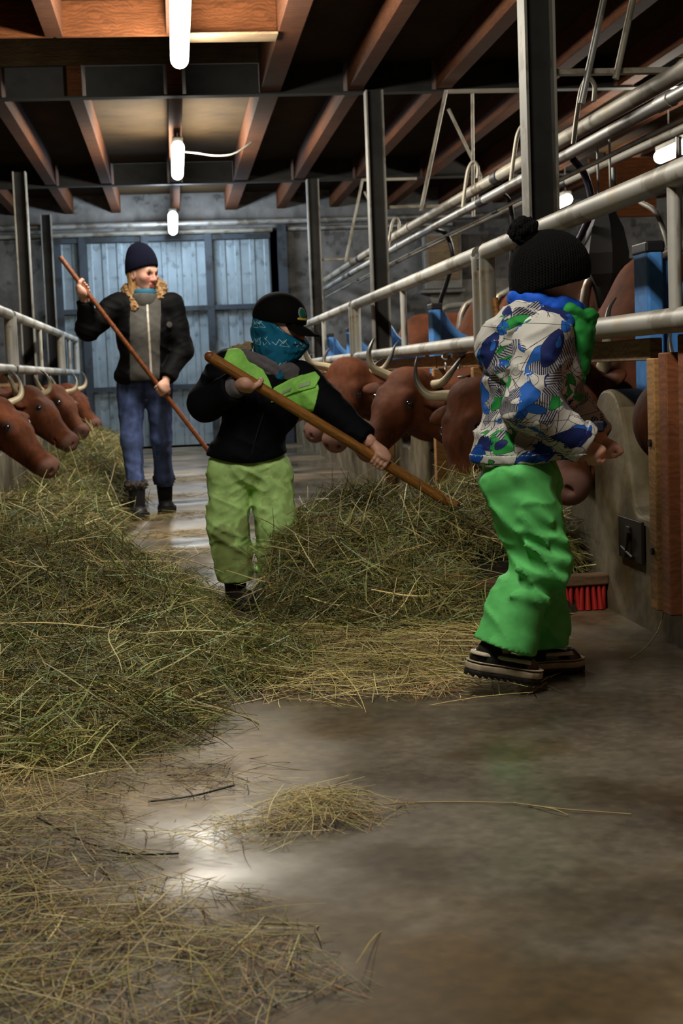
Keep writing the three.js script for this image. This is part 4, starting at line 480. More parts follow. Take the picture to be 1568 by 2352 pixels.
  for (const s of [[[0.385, 0.8], [0.425, 0.815], [0.428, 0.832], [0.388, 0.817]], [[0.452, 0.822], [0.497, 0.833], [0.5, 0.85], [0.454, 0.84]]]) part('reflective_patch', net(panel(jacket, s.map(([a, b]) => [a - bx, b]), 0.0155, -0.02), [0.08, 0.77, 0], [0.27, 0.88, 0.26], 0.003, { margin: 0.02 }), std({ color: 0x8fae80, roughness: 0.5 }), jk);
  part('zip', tube([J(0.337, 0.79, 5.66), J(0.312, 0.72, 5.652), J(0.285, 0.64, 5.66), J(0.268, 0.58, 5.67)], 0.003, 20, 6), std({ color: 0x2b2b30, roughness: 0.4, metalness: 0.5 }), jk);
  // hooded sweater collar and cuff
  const col = (x, y, z) => { const c = J(0.372, 0.9, 5.765), X = x - c[0], Y = y - c[1], Z = z - c[2], rr = Math.hypot(X * 0.85 + Y * 0.15, Z * 1.05) - 0.088; return Math.hypot(rr, (Y + X * 0.32) * 0.55) - 0.021 + (fold(x, y, z, 2) - 0.6) * 0.008; };
  part('sweater_collar', net(col, [-0.06, 0.8, -0.15], [0.28, 1.01, 0.2], 0.0045), grey, t, 'grey fleece collar');
  part('sweater_cuff', net((x, y, z) => { const k = (x - wrR[0]) * cR[0] + (y - wrR[1]) * cR[1] + (z - wrR[2]) * cR[2]; return smax(slR(x, y, z) + 0.014, Math.abs(k + 0.012) - 0.03, 0.006); }, wrR.map((v) => v - 0.1), wrR.map((v) => v + 0.1), 0.004), grey, t);
  part('fur_trim', net((x, y, z) => cap(J(0.215, 0.965, 5.83), J(0.28, 0.985, 5.86), 0.022)(x, y, z) + noise(x * 130, y * 130, z * 130) * 0.009, [-0.1, 0.92, -0.12], [0.06, 1.03, 0.03], 0.004), std({ color: 0x8c7a5a, roughness: 1 }), jk);
  // scarf over the face
  const scarfTex = canvasTex(512, (g, n) => { g.fillStyle = '#125f80'; g.fillRect(0, 0, n, n); g.strokeStyle = '#a9c6cf'; g.lineWidth = 5; g.lineJoin = 'miter'; const r = rng(9); for (let k = 0; k < 9; k++) { let x = (k % 3) * n / 3 + 20 + r() * 30, y = Math.floor(k / 3) * n / 3 + 40 + r() * 40; g.beginPath(); g.moveTo(x, y); for (let i = 0; i < 4; i++) { x += 18 + r() * 14; y += (i % 2 ? -1 : 1) * (24 + r() * 26); g.lineTo(x, y); } g.stroke(); g.beginPath(); g.moveTo(x - 60, y + 50); g.lineTo(x - 20, y + 10); g.lineTo(x + 20, y + 62); g.closePath(); g.lineWidth = 3; g.stroke(); g.lineWidth = 5; } g.fillStyle = '#0d4a66'; for (let k = 0; k < 6; k++) { g.beginPath(); const x = r() * n, y = r() * n; g.moveTo(x, y); g.lineTo(x + 70, y + 30); g.lineTo(x - 10, y + 80); g.fill(); } }, [4.2, 4.2]);
  const hq = (a, b, c) => H.at(a, b, c); const scarf = join([ell(hq(0.02, -0.055, 0), [0.09, 0.07, 0.088], H.f, H.u, H.q), cap(hq(-0.03, -0.02, 0), hq(0.05, -0.045, 0), 0.086, 0.07), cap(hq(-0.02, -0.1, 0), J(0.385, 0.95, 5.745), 0.07, 0.07), cap(J(0.38, 0.95, 5.72), J(0.385, 0.875, 5.675), 0.055, 0.014)], 0.03);
  const top = (x, y, z) => { const c = hq(0, 0.012, 0), v = V(x - c[0], y - c[1], z - c[2]); return v.dot(H.u) + v.dot(H.f) * 0.5; };
  part('scarf', net((x, y, z) => { let d = scarf(x, y, z); d += 0.004 - fold(x * 1.2, y * 1.1 + z, z, 1.4) * 0.012; return smax(d, top(x, y, z), 0.006); }, [-0.02, 0.84, -0.14], [0.28, 1.12, 0.2], 0.004, { margin: 0.03 }), cloth({ map: scarfTex, roughness: 0.75 }), t, 'teal scarf printed with white zigzags');
  // cap
  const capBlack = cloth({ color: 0x060607, roughness: 0.85, map: clothMap }), cc = hq(-0.012, 0.04, 0), crown = ell(cc, [0.106, 0.092, 0.094], H.f, H.u, H.q);
  const cp = part('cap', net((x, y, z) => { const v = V(x - cc[0], y - cc[1], z - cc[2]); return smax(crown(x, y, z), -v.dot(H.u) - 0.022 + v.dot(H.f) * 0.05, 0.006); }, cc.map((v) => v - 0.14), cc.map((v) => v + 0.14), 0.0045), capBlack, t, 'black baseball cap');
  part('peak', net((x, y, z) => { const v = V(x - cc[0], y - cc[1], z - cc[2]), a = v.dot(H.f), b = v.dot(H.u), c = v.dot(H.q); const plan = Math.hypot((a - 0.095) / 1.05, c) - 0.07; return smax(plan, Math.abs(b + 0.02 + (a - 0.09) * 0.32 + c * c * 4.5) - 0.0045, 0.004); }, cc.map((v) => v - 0.2), cc.map((v) => v + 0.2), 0.0045, { slack: 2.5, margin: 0.05 }), capBlack, cp);
  const badge = (a0, a1, b0, b1, lift) => (x, y, z) => { const v = V(x - cc[0], y - cc[1], z - cc[2]), a = Math.atan2(v.dot(H.q), v.dot(H.f)), b = v.dot(H.u); return Math.max(crown(x, y, z) - lift, -crown(x, y, z) - 0.004, (Math.abs(a + (a0 + a1) / 2) - (a1 - a0) / 2) * 0.09, Math.abs(b - (b0 + b1) / 2) - (b1 - b0) / 2, -v.dot(H.f)); };
  const oval = (r0, lift) => (x, y, z) => { const v = V(x - cc[0], y - cc[1], z - cc[2]), a = Math.atan2(v.dot(H.q), v.dot(H.f)), b = v.dot(H.u); return Math.max(crown(x, y, z) - lift, -crown(x, y, z) - 0.004, (Math.hypot((a + 0.2) * 0.095, b - 0.028) - r0), -v.dot(H.f)); };
  const lo = cc.map((v) => v - 0.13), hi = cc.map((v) => v + 0.13);
  part('logo_ring', net(oval(0.0215, 0.0022), lo, hi, 0.0032), std({ color: 0x7d8a88, roughness: 0.7 }), cp); part('logo_leaf', net(oval(0.018, 0.0036), lo, hi, 0.003), std({ color: 0x0f5a48, roughness: 0.7 }), cp); part('logo_bar', net(badge(-0.05, 0.45, 0.002, 0.011, 0.005), lo, hi, 0.0028), std({ color: 0xc9b23c, roughness: 0.7 }), cp);
  boot(t, J(0.165, 0, 5.85), [0.45, 0.9], 0, 1.02, darkBoot); boot(t, J(0.315, 0, 5.88), [0.35, 0.93], 0, 1.02, darkBoot);
}
{ const p = thing('hay_fork', 'wooden pole of the tool held by the child in lime trousers', 'tool'); const a = [poleA[0], poleA[1], -poleA[2]], b = [poleB[0], poleB[1], -poleB[2]]; const d = V(...b).sub(V(...a)).normalize(); part('handle', tube([a, V(...a).lerp(V(...b), 0.5).toArray(), b], 0.02, 40, 12, (u) => 1 - 0.06 * Math.abs(Math.sin(u * 9)) * 0.5), M.handle, p); const e = V(...b).addScaledVector(d, 0.12); part('ferrule', rod(b, e.toArray(), 0.018, 0.01), M.iron, p); const w = V().crossVectors(d, V(0, 1, 0)).normalize(); for (const k of [-1.5, -0.5, 0.5, 1.5]) part('tine', tube([e.toArray(), e.clone().addScaledVector(d, 0.05).addScaledVector(w, k * 0.05).toArray(), e.clone().addScaledVector(d, 0.2).addScaledVector(w, k * 0.055).add(V(0, -0.02, 0)).toArray()], 0.004, 12, 6), M.iron, p); part('end_knob', new THREE.SphereGeometry(0.0205, 12, 8).translate(...a).toNonIndexed(), M.handleDark, p); }

// ================================ the woman
const wA = [-0.665, 1.645, 9.56], wB = [0.36, 0.165, 9.62];
{
  const bx = -0.2, bd = 9.85, J = (x, y, d) => [x - bx, y, bd - d], t = thing('person', 'woman in open black jacket, jeans and dark blue hat, holding a long pole', 'person', [bx, 0, -bd]);
  const H = headField(J(-0.17, 1.54, 9.8), [0.72, -0.12, 0.68], [0.03, 1, 0.05], 0.98);
  const shR = J(-0.345, 1.35, 9.8), elR = J(-0.53, 1.2, 9.7), wrR = J(-0.53, 1.405, 9.6), shL = J(0.0, 1.34, 9.8), elL = J(0.055, 1.05, 9.76), wrL = J(-0.055, 0.875, 9.62);
  const hipR = J(-0.285, 0.84, 9.83), knR = J(-0.292, 0.49, 9.76), anR = J(-0.277, 0.12, 9.72), hipL = J(-0.105, 0.84, 9.83), knL = J(-0.108, 0.5, 9.86), anL = J(-0.1, 0.15, 10.14);
  const pa = V(...J(...wA)), pb = V(...J(...wB)), pd = pb.clone().sub(pa).normalize(), onPole = (x) => pa.clone().lerp(pb, (x - bx - pa.x) / (pb.x - pa.x)).toArray();
  const g1 = grip(onPole(-0.528), pd.toArray(), [-0.7, -0.3, 0.35], wrR, 1, 0.015, -1), g2 = grip(onPole(-0.09), pd.toArray(), [0.5, 0.35, 0.5], wrL, 1, 0.015, 1);
  figure(t, [cap(J(-0.195, 0.88, 9.84), J(-0.175, 1.25, 9.82), 0.1, 0.09), cap(J(-0.29, 1.34, 9.8), J(-0.05, 1.34, 9.8), 0.055), cap(J(-0.175, 1.32, 9.8), J(-0.17, 1.48, 9.8), 0.058, 0.052), cap(shR, elR, 0.045, 0.038), cap(elR, wrR, 0.038, 0.028), cap(shL, elL, 0.045, 0.038), cap(elL, wrL, 0.038, 0.028), cap(hipR, knR, 0.075, 0.05), cap(knR, anR, 0.05, 0.035), cap(hipL, knL, 0.075, 0.05), cap(knL, anL, 0.05, 0.035)], [shR, elR, wrR, shL, elL, wrL, anR, anL, J(-0.17, 1.48, 9.8)], H, [g1, g2]);
  const legs = join([ell(J(-0.195, 0.84, 9.84), [0.165, 0.12, 0.12]), cap(hipR, knR, 0.092, 0.07), cap(knR, J(-0.28, 0.2, 9.73), 0.066, 0.058), cap(hipL, knL, 0.092, 0.07), cap(knL, J(-0.102, 0.24, 10.02), 0.066, 0.06), cap(J(-0.102, 0.24, 10.02), J(-0.1, 0.14, 10.14), 0.06, 0.055)], 0.03);
  const denim = cloth({ map: denimMap, color: 0x7f95d8, roughness: 0.85 });
  part('jeans', net((x, y, z) => { let d = legs(x, y, z); if (d < 0.05) d += 0.005 - fold(x, y, z, 0.8) * 0.008; return smax(smax(d, 0.17 - y, 0.006), y - 0.95, 0.006); }, [-0.27, 0.15, -0.35], [0.27, 1.0, 0.22], 0.009, { margin: 0.03 }), denim, t);
  const coat = join([ell(J(-0.175, 1.2, 9.8), [0.185, 0.2, 0.135]), cap(J(-0.175, 1.15, 9.8), J(-0.185, 0.92, 9.82), 0.16, 0.17), ell(J(-0.185, 0.9, 9.82), [0.205, 0.07, 0.15]), cap(J(-0.315, 1.345, 9.8), J(-0.03, 1.34, 9.8), 0.075)], 0.06);
  const slR = join([cap(shR, elR, 0.082, 0.072), cap(elR, wrR, 0.07, 0.05)], 0.03), slL = join([cap(shL, elL, 0.08, 0.07), cap(elL, wrL, 0.068, 0.052)], 0.03);
  const cR = V(...wrR).sub(V(...elR)).normalize().toArray(), cL = V(...wrL).sub(V(...elL)).normalize().toArray(), crR = clip(slR, wrR.map((v, i) => v - cR[i] * 0.03), cR), crL = clip(slL, wrL.map((v, i) => v - cL[i] * 0.005), cL);
  const fullCoat = (x, y, z) => { let d = smin(smin(coat(x, y, z), crR(x, y, z), 0.025), crL(x, y, z), 0.025); if (d < 0.06) d += 0.007 - fold(x, y * 1.2, z, 0.8) * 0.012; return smax(d, 0.85 - (x > 0 ? 0.03 : 0) * smooth(0, 0.1, x) - y, 0.008); };
  const open = poly2([[-0.285, 0.8], [-0.27, 1.1], [-0.26, 1.3], [-0.24, 1.5], [-0.06, 1.5], [-0.07, 1.28], [-0.085, 1.1], [-0.1, 0.8]].map(([a, b]) => [a - bx, b]));
  const black = cloth({ color: 0x060607, roughness: 0.75, map: clothMap }), fleece = cloth({ color: 0x5a5854, roughness: 0.95, map: clothMap, bumpMap: fineBump, bumpScale: 0.002 });
  const jk = part('jacket', net((x, y, z) => { let d = fullCoat(x, y, z); const cut = Math.max(open(x, y), 0.02 - z); return smax(d, -cut, 0.008); }, [-0.45, 0.78, -0.22], [0.36, 1.48, 0.36], 0.008, { margin: 0.03 }), black, t);
  part('badge', rod(J(-0.02, 1.215, 9.685), J(-0.02, 1.215, 9.675), 0.018), fleece, jk);
  const fleeceField = (x, y, z) => { let d = coat(x, y, z) + 0.01; d += 0.004 - fold(x, y, z, 1) * 0.006; return smax(smax(d, 0.87 - y, 0.006), Math.abs(x - 0.02) - 0.13, 0.01); };
  part('fleece', net(fleeceField, [-0.2, 0.82, -0.2], [0.24, 1.46, 0.22], 0.008, { margin: 0.03 }), fleece, t, 'grey fleece under the open jacket');
  part('fleece_collar', net((x, y, z) => { const c = J(-0.17, 1.375, 9.79), X = x - c[0], Y = y - c[1], Z = z - c[2]; return Math.hypot(Math.hypot(X, Z) - 0.072, Y * 0.38) - 0.017; }, [-0.12, 1.34, -0.12], [0.18, 1.5, 0.2], 0.006), fleece, t);
  part('zip', net((x, y, z) => Math.max(fleeceField(x, y, z) - 0.004, -fleeceField(x, y, z) - 0.012, Math.abs(x - 0.048 - (1.4 - y) * 0.01) - 0.0075, 0.89 - y, y - 1.36, 0.02 - z), [0.02, 0.86, 0.02], [0.09, 1.4, 0.24], 0.004, { margin: 0.03 }), std({ color: 0xb5ada0, roughness: 0.5 }), t);
  part('neck_scarf', net((x, y, z) => { const c = J(-0.165, 1.42, 9.79); return Math.hypot(Math.hypot(x - c[0], z - c[2]) - 0.06, (y - c[1]) * 0.7) - 0.018; }, [-0.1, 1.4, -0.1], [0.16, 1.52, 0.18], 0.006), std({ color: 0x1d5f78, roughness: 0.85 }), t);
  const fur = std({ vertexColors: true, roughness: 1 }), furTone = (x, y, z) => { const k = 0.75 + noise(x * 90, y * 40, z * 90) * 0.5; return [0.34 * k, 0.2 * k, 0.09 * k]; };
  part('hood_fur', net((x, y, z) => join([cap(J(-0.265, 1.44, 9.82), J(-0.225, 1.32, 9.72), 0.042, 0.03), cap(J(-0.265, 1.44, 9.83), J(-0.17, 1.45, 9.9), 0.042), cap(J(-0.17, 1.45, 9.9), J(-0.07, 1.45, 9.84), 0.042), cap(J(-0.07, 1.46, 9.84), J(-0.065, 1.38, 9.76), 0.044, 0.03)], 0.03)(x, y, z) + noise(x * 70, y * 70, z * 70) * 0.01 + noise(x * 160, y * 160, z * 160) * 0.005, [-0.15, 1.26, -0.14], [0.2, 1.54, 0.2], 0.005), new THREE.MeshStandardMaterial({ vertexColors: true, roughness: 1 }), jk, 'brown fur trim of the hood').geometry.setAttribute('color', (() => { const p = jk.children.at(-1).geometry.attributes.position, c = new Float32Array(p.count * 3); for (let i = 0; i < p.count; i++) { const q = furTone(p.getX(i), p.getY(i), p.getZ(i)); c.set(q, i * 3); } return new THREE.BufferAttribute(c, 3); })());
  part('hair', net((x, y, z) => join([cap(H.at(-0.045, 0.0, -0.06), H.at(-0.02, -0.13, -0.07), 0.03, 0.026), cap(H.at(-0.07, 0, 0), H.at(-0.075, -0.12, 0), 0.04, 0.035), cap(H.at(-0.045, 0, 0.06), H.at(-0.03, -0.12, 0.065), 0.03, 0.022)], 0.02)(x, y, z) + noise(x * 140, y * 30, z * 140) * 0.005, H.at(0, -0.06, 0).map((v) => v - 0.15), H.at(0, -0.06, 0).map((v) => v + 0.15), 0.005), std({ color: 0xa07a4a, roughness: 0.7 }), t, 'dark blond hair');
  const hatc = H.at(-0.012, 0.055, 0), cut = V(...[H.f.x * 0.35, 0, H.f.z * 0.35]); part('hat', net((x, y, z) => { const v = V(x - hatc[0], y - hatc[1], z - hatc[2]); const e = ell(hatc, [0.108, 0.128, 0.092], H.f, H.u, H.q)(x, y, z), e2 = ell(H.at(-0.05, 0.13, 0), [0.06, 0.06, 0.06])(x, y, z); const low = cap(H.at(-0.02, 0.0, 0), H.at(-0.02, 0.05, 0), 0.098, 0.098)(x, y, z); return smax(smin(smin(e, e2, 0.06), low, 0.02), -(v.dot(H.u) + 0.035 - v.dot(H.f) * 0.4), 0.008); }, hatc.map((v) => v - 0.18), hatc.map((v) => v + 0.18), 0.006), cloth({ color: 0x0d0e20, roughness: 0.95, bumpMap: knitBump, bumpScale: 0.002 }), t, 'dark blue knitted hat');
  for (const [c, dir, top] of [[J(-0.285, 0, 9.79), [0.15, 0.98], J(-0.278, 0.2, 9.73)], [J(-0.11, 0.0, 10.2), [0.1, 0.99], J(-0.1, 0.24, 10.06)]]) { const b = boot(t, c, dir, 0, 1.18, { ...darkBoot, high: 0.17 }); part('fur_cuff', net((x, y, z) => Math.hypot(Math.hypot(x - 0.06, z) - 0.052, (y - 0.215) * 0.8) - 0.022 + noise(x * 110, y * 110, z * 110) * 0.012, [-0.04, 0.15, -0.11], [0.16, 0.28, 0.11], 0.005), std({ color: 0x46403c, roughness: 1 }), b); }
}
{ const p = thing('hay_rake', 'long wooden pole of the tool held by the woman', 'tool'); const a = [wA[0], wA[1], -wA[2]], b = [wB[0], wB[1], -wB[2]]; part('handle', rod(a, b, 0.0145, 0.0145, 12), M.handleDark, p); part('rake_head', rod([b[0] + 0.1, 0.14, b[2] - 0.22], [b[0] + 0.01, 0.14, b[2] + 0.22], 0.016), M.handle, p); part('brace', rod(b, [b[0] + 0.055, 0.14, b[2]], 0.012), M.handle, p); for (let k = -4; k <= 4; k++) part('tooth', rod([b[0] + 0.055 - k * 0.011, 0.14, b[2] + k * 0.05], [b[0] + 0.06 - k * 0.011, 0.06, b[2] + k * 0.05], 0.006, 0.004, 8), M.handle, p); }
// ---------------------------------------------------------------- hay: heaps of loose stalks (nobody could count them)
const hayMat = std({ vertexColors: true, roughness: 0.6 }), moundMap = dataTex(512, (u, v) => { const k = 0.35 + (NC(u, v * 0.3) - 0.5) * 0.5 + (NC(u * 0.3, v) - 0.5) * 0.5 + (NA(u, v) - 0.5) * 0.4; return [k * 0.8, k * 0.72, k * 0.4]; });
const moundMat = std({ map: moundMap, color: 0x8a7a4a, roughness: 1, bumpMap: fineBump, bumpScale: 0.01 });
const HAYCOL = [[0.42, 0.33, 0.11], [0.3, 0.27, 0.09], [0.2, 0.21, 0.07], [0.55, 0.44, 0.18], [0.24, 0.16, 0.06], [0.34, 0.3, 0.11], [0.66, 0.56, 0.3], [0.12, 0.12, 0.05], [0.08, 0.07, 0.03]];
function stalkGeo(r, len, bend, rad, c) { // three-sided curved stalk lying along x, centred
  const n = 5, pos = [], col = [], idx = [], ph = r() * 6.28, b2 = (r() - 0.5) * bend, kink = r() < 0.25 ? (r() - 0.5) * 0.8 : 0;
  for (let i = 0; i <= n; i++) { const t = i / n - 0.5, x = t * len, y = bend * (0.25 - t * t) * len + Math.max(0, t) * kink * len * 0.5, z = b2 * Math.sin(t * 5 + ph) * len * 0.6, w = rad * (1 - 0.55 * Math.abs(t) * 1.6); for (let k = 0; k < 3; k++) { const a = k * 2.094 + ph; pos.push(x, y + Math.cos(a) * w, z + Math.sin(a) * w); col.push(...c); } }
  for (let i = 0; i < n; i++) for (let k = 0; k < 3; k++) { const a = i * 3 + k, b = i * 3 + (k + 1) % 3, d = a + 3, e = b + 3; idx.push(a, d, b, b, d, e); }
  const g = new THREE.BufferGeometry(); g.setAttribute('position', new THREE.Float32BufferAttribute(pos, 3)); g.setAttribute('color', new THREE.Float32BufferAttribute(col, 3)); g.setIndex(idx); return g;
}
function tuftGeo(seed, count, size, flat) {
  const r = rng(seed), list = []; for (let i = 0; i < count; i++) { const thick = r() < 0.2, c = HAYCOL[Math.floor(r() * (thick ? 4 : HAYCOL.length))].map((v) => v * (0.55 + r() * 0.5)); const g = stalkGeo(r, size * (0.4 + r() * r() * 1.5), (r() - 0.5) * 0.7, thick ? 0.0015 + r() * 0.0011 : 0.0008 + r() * 0.0007, c); const e = new THREE.Euler((r() - 0.5) * 1, r() * 6.28, (r() - 0.5) * flat); g.applyQuaternion(new THREE.Quaternion().setFromEuler(e)); g.translate((r() - 0.5) * size * 0.8, (r() - 0.5) * 0.05, (r() - 0.5) * size * 0.8); list.push(g.toNonIndexed()); }
  const g = mergeGeometries(list); g.computeVertexNormals(); return g;
}
const TUFTS = [tuftGeo(101, 20, 0.17, 0.7), tuftGeo(102, 20, 0.17, 0.7), tuftGeo(103, 20, 0.2, 0.9)], WISPS = [tuftGeo(111, 7, 0.12, 0.16), tuftGeo(112, 8, 0.15, 0.16), tuftGeo(113, 4, 0.2, 0.12)];
const STRAWS = [0, 1].map((k) => { const r = rng(130 + k), l = []; for (let i = 0; i < 4; i++) { const g = stalkGeo(r, 0.14 + r() * 0.26, (r() - 0.5) * 0.35, 0.0014 + r() * 0.0009, [0.6 + r() * 0.1, 0.5 + r() * 0.08, 0.26]); g.applyQuaternion(new THREE.Quaternion().setFromEuler(new THREE.Euler(0, r() * 6.28, (r() - 0.5) * 0.9))); g.translate((r() - 0.5) * 0.3, r() * 0.02, (r() - 0.5) * 0.3); l.push(g.toNonIndexed()); } const g = mergeGeometries(l); g.computeVertexNormals(); return g; });
const hill = (blobs) => (x, d) => { let h = 0; for (const [cx, cd, rx, rd, a, rot = 0] of blobs) { const c = Math.cos(rot), s = Math.sin(rot), u = ((x - cx) * c + (d - cd) * s) / rx, v = (-(x - cx) * s + (d - cd) * c) / rd, q = 1 - u * u - v * v; if (q > 0) h = Math.max(h, a * Math.pow(q, 0.8) * (1 + 0.32 * noise(x * 3, d * 3, a * 9) + 0.22 * noise(x * 7, d * 7, a * 5)) + (h > 0 ? Math.min(h, a * q) * 0.35 : 0)); } return h; };
function hayHeap(label, blobs, [x0, x1, d0, d1], n, seed, o = {}) {
  const h = hill(blobs), t = thing('hay_heap', label, 'hay', [(x0 + x1) / 2, 0, -(d0 + d1) / 2], null, 'stuff'), ox = (x0 + x1) / 2, od = (d0 + d1) / 2, r = rng(seed);
  if (o.mound !== false) { const st = 0.04, nx = Math.ceil((x1 - x0) / st), nd = Math.ceil((d1 - d0) / st), pos = [], idx = []; for (let j = 0; j <= nd; j++) for (let i = 0; i <= nx; i++) { const x = x0 + i * st, d = d0 + j * st, y = h(x, d); pos.push(x - ox, y < 0.02 ? -0.03 : y * 0.86 - 0.02 + noise(x * 14, d * 14, 3) * 0.012, od - d); } for (let j = 0; j < nd; j++) for (let i = 0; i < nx; i++) { const a = j * (nx + 1) + i; if (Math.max(pos[a * 3 + 1], pos[a * 3 + 4], pos[(a + nx + 1) * 3 + 1], pos[(a + nx + 2) * 3 + 1]) < 0) continue; idx.push(a, a + 1, a + nx + 1, a + 1, a + nx + 2, a + nx + 1); } let g = new THREE.BufferGeometry(); g.setAttribute('position', new THREE.Float32BufferAttribute(pos, 3)); g.setIndex(idx); g.computeVertexNormals(); g = g.toNonIndexed(); boxUV(g, 2); const m = part('mound', g, moundMat, t); m.userData.kind = 'stuff'; }
  const geos = [...(o.wisp ? WISPS : TUFTS), ...STRAWS], bins = geos.map(() => []), base = geos.length - 2; let tries = 0, made = 0; const area = o.density;
  while (made < n && tries++ < n * 60) { const x = x0 + r() * (x1 - x0), d = d0 + r() * (d1 - d0), y = h(x, d); if (y <= 0) continue; const peak = o.max || 0.1, keep = o.wisp ? clamp(y / peak) : clamp(0.35 + y * 6); if (r() > keep) continue; if (o.skip && o.skip(x, d)) continue; made++;
    const e = 0.03, N = V(-(h(x + e, d) - h(x - e, d)) / (2 * e), 1, (h(x, d + e) - h(x, d - e)) / (2 * e)); N.clampLength(0, 3).normalize(); const q = new THREE.Quaternion().setFromUnitVectors(V(0, 1, 0), N).multiply(new THREE.Quaternion().setFromEuler(new THREE.Euler(o.wisp ? 0 : (r() - 0.5) * 0.7, r() * 6.283, o.wisp ? 0 : (r() - 0.5) * 0.7)));
    const s = (o.scale || 1) * (0.7 + r() * 0.6), up = o.wisp ? 0.006 + r() * 0.02 * clamp(y / peak) : y + (r() - 0.4) * 0.04 + 0.01; bins[r() < (o.wisp ? 0.05 : 0.07) ? base + Math.floor(r() * 2) : Math.floor(r() * base)].push([new THREE.Matrix4().compose(V(x - ox, up, od - d), q, V(s, o.wisp ? s * 0.5 : s, s)), ((o.tone || 1) * (0.7 + r() * 0.6)) + noise(x * 2.5, d * 2.5, seed) * 0.35, r()]); }
  bins.forEach((b, i) => { if (!b.length) return; const m = new THREE.InstancedMesh(geos[i], hayMat, b.length); b.forEach(([mat, k, g], j) => { m.setMatrixAt(j, mat); m.setColorAt(j, new THREE.Color().setRGB(k * (0.92 + g * 0.16), k, k * (1.05 - g * 0.2))); }); m.name = 'stalks'; m.userData.kind = 'stuff'; lit(m); t.add(m); });
  return t;
}
hayHeap('tall hay heap in front of the cows, between the two children', [[0.86, 6.0, 0.62, 0.9, 0.31], [1.2, 6.05, 0.4, 0.95, 0.26], [0.62, 5.7, 0.42, 0.6, 0.23], [1.1, 5.55, 0.4, 0.5, 0.2], [0.75, 5.35, 0.55, 0.42, 0.1], [1.33, 5.75, 0.2, 0.5, 0.22]], [0.15, 1.47, 4.9, 7.3], 3600, 501, { skip: (x, d) => (x < 0.42 && d > 5.62) || (x < 0.34 && d > 5.02) || (d < 5.5 && x > 0.95) });
hayHeap('broad hay heap on the floor at the left edge, in the foreground', [[-0.62, 5.35, 0.75, 1.0, 0.24], [-0.36, 4.85, 0.48, 0.55, 0.18], [-0.6, 4.3, 0.75, 0.75, 0.1], [-0.1, 4.55, 0.5, 0.45, 0.07, 0.3], [-0.5, 3.8, 0.55, 0.4, 0.06]], [-1.28, 0.45, 3.4, 6.5], 3600, 502);
hayHeap('hay heap along the left manger wall beside the nearest cow head', [[-0.85, 7.9, 0.5, 1.3, 0.17], [-0.75, 9.0, 0.42, 1.0, 0.13], [-0.68, 10.4, 0.38, 1.2, 0.24], [-0.8, 12.2, 0.36, 1.6, 0.24], [-0.85, 14.4, 0.36, 1.8, 0.28], [-0.9, 16.6, 0.35, 1.4, 0.26]], [-1.28, -0.3, 6.7, 17.8], 3200, 503, { scale: 1.3 });
hayHeap('thin layer of trodden hay between the heaps', [[0.42, 4.75, 0.6, 0.5, 0.05], [0.3, 4.35, 0.62, 0.3, 0.03, -0.2], [0.1, 4.6, 0.36, 0.34, 0.04], [0.6, 4.1, 0.45, 0.12, 0.02, -0.1], [0.85, 4.75, 0.25, 0.35, 0.03]], [-0.3, 1.1, 3.8, 5.5], 1500, 504, { mound: false, wisp: true, max: 0.035 });
hayHeap('small flat tuft of hay alone on the wet floor', [[0.24, 2.98, 0.14, 0.15, 0.04], [0.1, 2.9, 0.16, 0.09, 0.015, 0.3], [0.36, 2.96, 0.1, 0.06, 0.012]], [-0.1, 0.5, 2.7, 3.2], 170, 505, { mound: false, wisp: true, max: 0.03, scale: 0.6 });
hayHeap('loose scattered hay in the near foreground corner', [[-0.22, 2.25, 0.36, 0.45, 0.05], [0.0, 2.2, 0.24, 0.22, 0.03], [-0.35, 2.9, 0.3, 0.9, 0.035], [0.05, 2.42, 0.12, 0.12, 0.02], [-0.05, 3.3, 0.24, 0.22, 0.02], [-0.4, 3.4, 0.3, 0.4, 0.05]], [-0.7, 0.3, 1.9, 3.8], 850, 506, { mound: false, wisp: true, max: 0.045, scale: 0.8, tone: 0.75 });
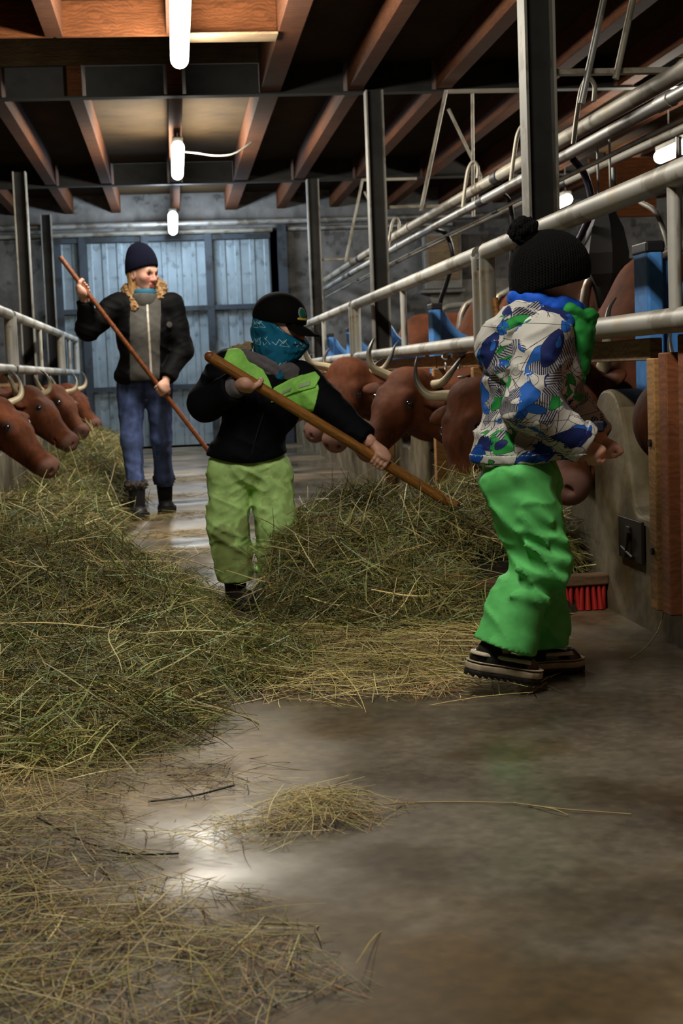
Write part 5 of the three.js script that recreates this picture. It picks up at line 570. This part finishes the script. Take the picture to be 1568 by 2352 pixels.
hayHeap('wisps of hay lying along the far passage floor', [[0.0, 6.8, 0.5, 0.12, 0.02], [-0.1, 7.6, 0.5, 0.16, 0.025], [0.05, 8.5, 0.5, 0.12, 0.02], [0.1, 9.6, 0.6, 0.14, 0.02], [0.2, 11.2, 0.7, 0.16, 0.02], [0.3, 13, 0.7, 0.16, 0.02], [0.0, 6.1, 0.3, 0.16, 0.03]], [-0.6, 1, 5.9, 13.3], 480, 507, { mound: false, wisp: true, max: 0.02 });
// single stalks one can point at
const stalkMat = std({ color: 0xa8925a, roughness: 0.5 }), twigMat = std({ color: 0x1e1a12, roughness: 0.6 });
tag(part('straw_stalk', tube([[1.295, 0.004, -4.33], [1.36, 0.02, -4.39], [1.42, 0.06, -4.45], [1.46, 0.12, -4.5]], 0.0016, 16, 6), stalkMat), 'long pale straw leaning on the kerb at the right edge', 'straw');
tag(part('twig', tube([[-0.31, 0.03, -2.98], [-0.207, 0.012, -2.85], [-0.124, 0.005, -2.785], [-0.035, 0.004, -2.77]], 0.0022, 20, 6), twigMat), 'dark curved stalk on the floor at lower left', 'twig');
tag(part('twig', tube([[-0.098, 0.005, -3.13], [-0.007, 0.006, -3.147], [0.084, 0.02, -3.158]], 0.0022, 16, 6), twigMat), 'dark straight stalk beside the lamp reflection', 'twig');
tag(part('straw_stalk', tube([[0.375, 0.01, -2.975], [0.43, 0.003, -3.0], [0.52, 0.003, -2.985], [0.64, 0.004, -2.945]], 0.0012, 16, 6), stalkMat), 'thin pale straw trailing from the flat hay tuft', 'straw');
tag(part('straw_stalk', tube([[0.635, 0.004, -2.945], [0.71, 0.006, -2.88], [0.84, 0.003, -2.82]], 0.0013, 16, 6), stalkMat), 'reddish bent straw alone on the open floor', 'straw');
tag(part('straw_stalk', tube([[0.66, 0.003, -2.93], [0.7, 0.01, -2.86], [0.72, 0.003, -2.84]], 0.0016, 10, 6), stalkMat), 'short forked straw on the open floor', 'straw');
tag(part('straw_stalk', tube([[1.18, 0.004, -5.14], [1.3, 0.006, -5.17], [1.36, 0.004, -5.18]], 0.0022, 10, 6), stalkMat), 'pale straw lying against the red bristles', 'straw');
renderer.render(scene, camera);
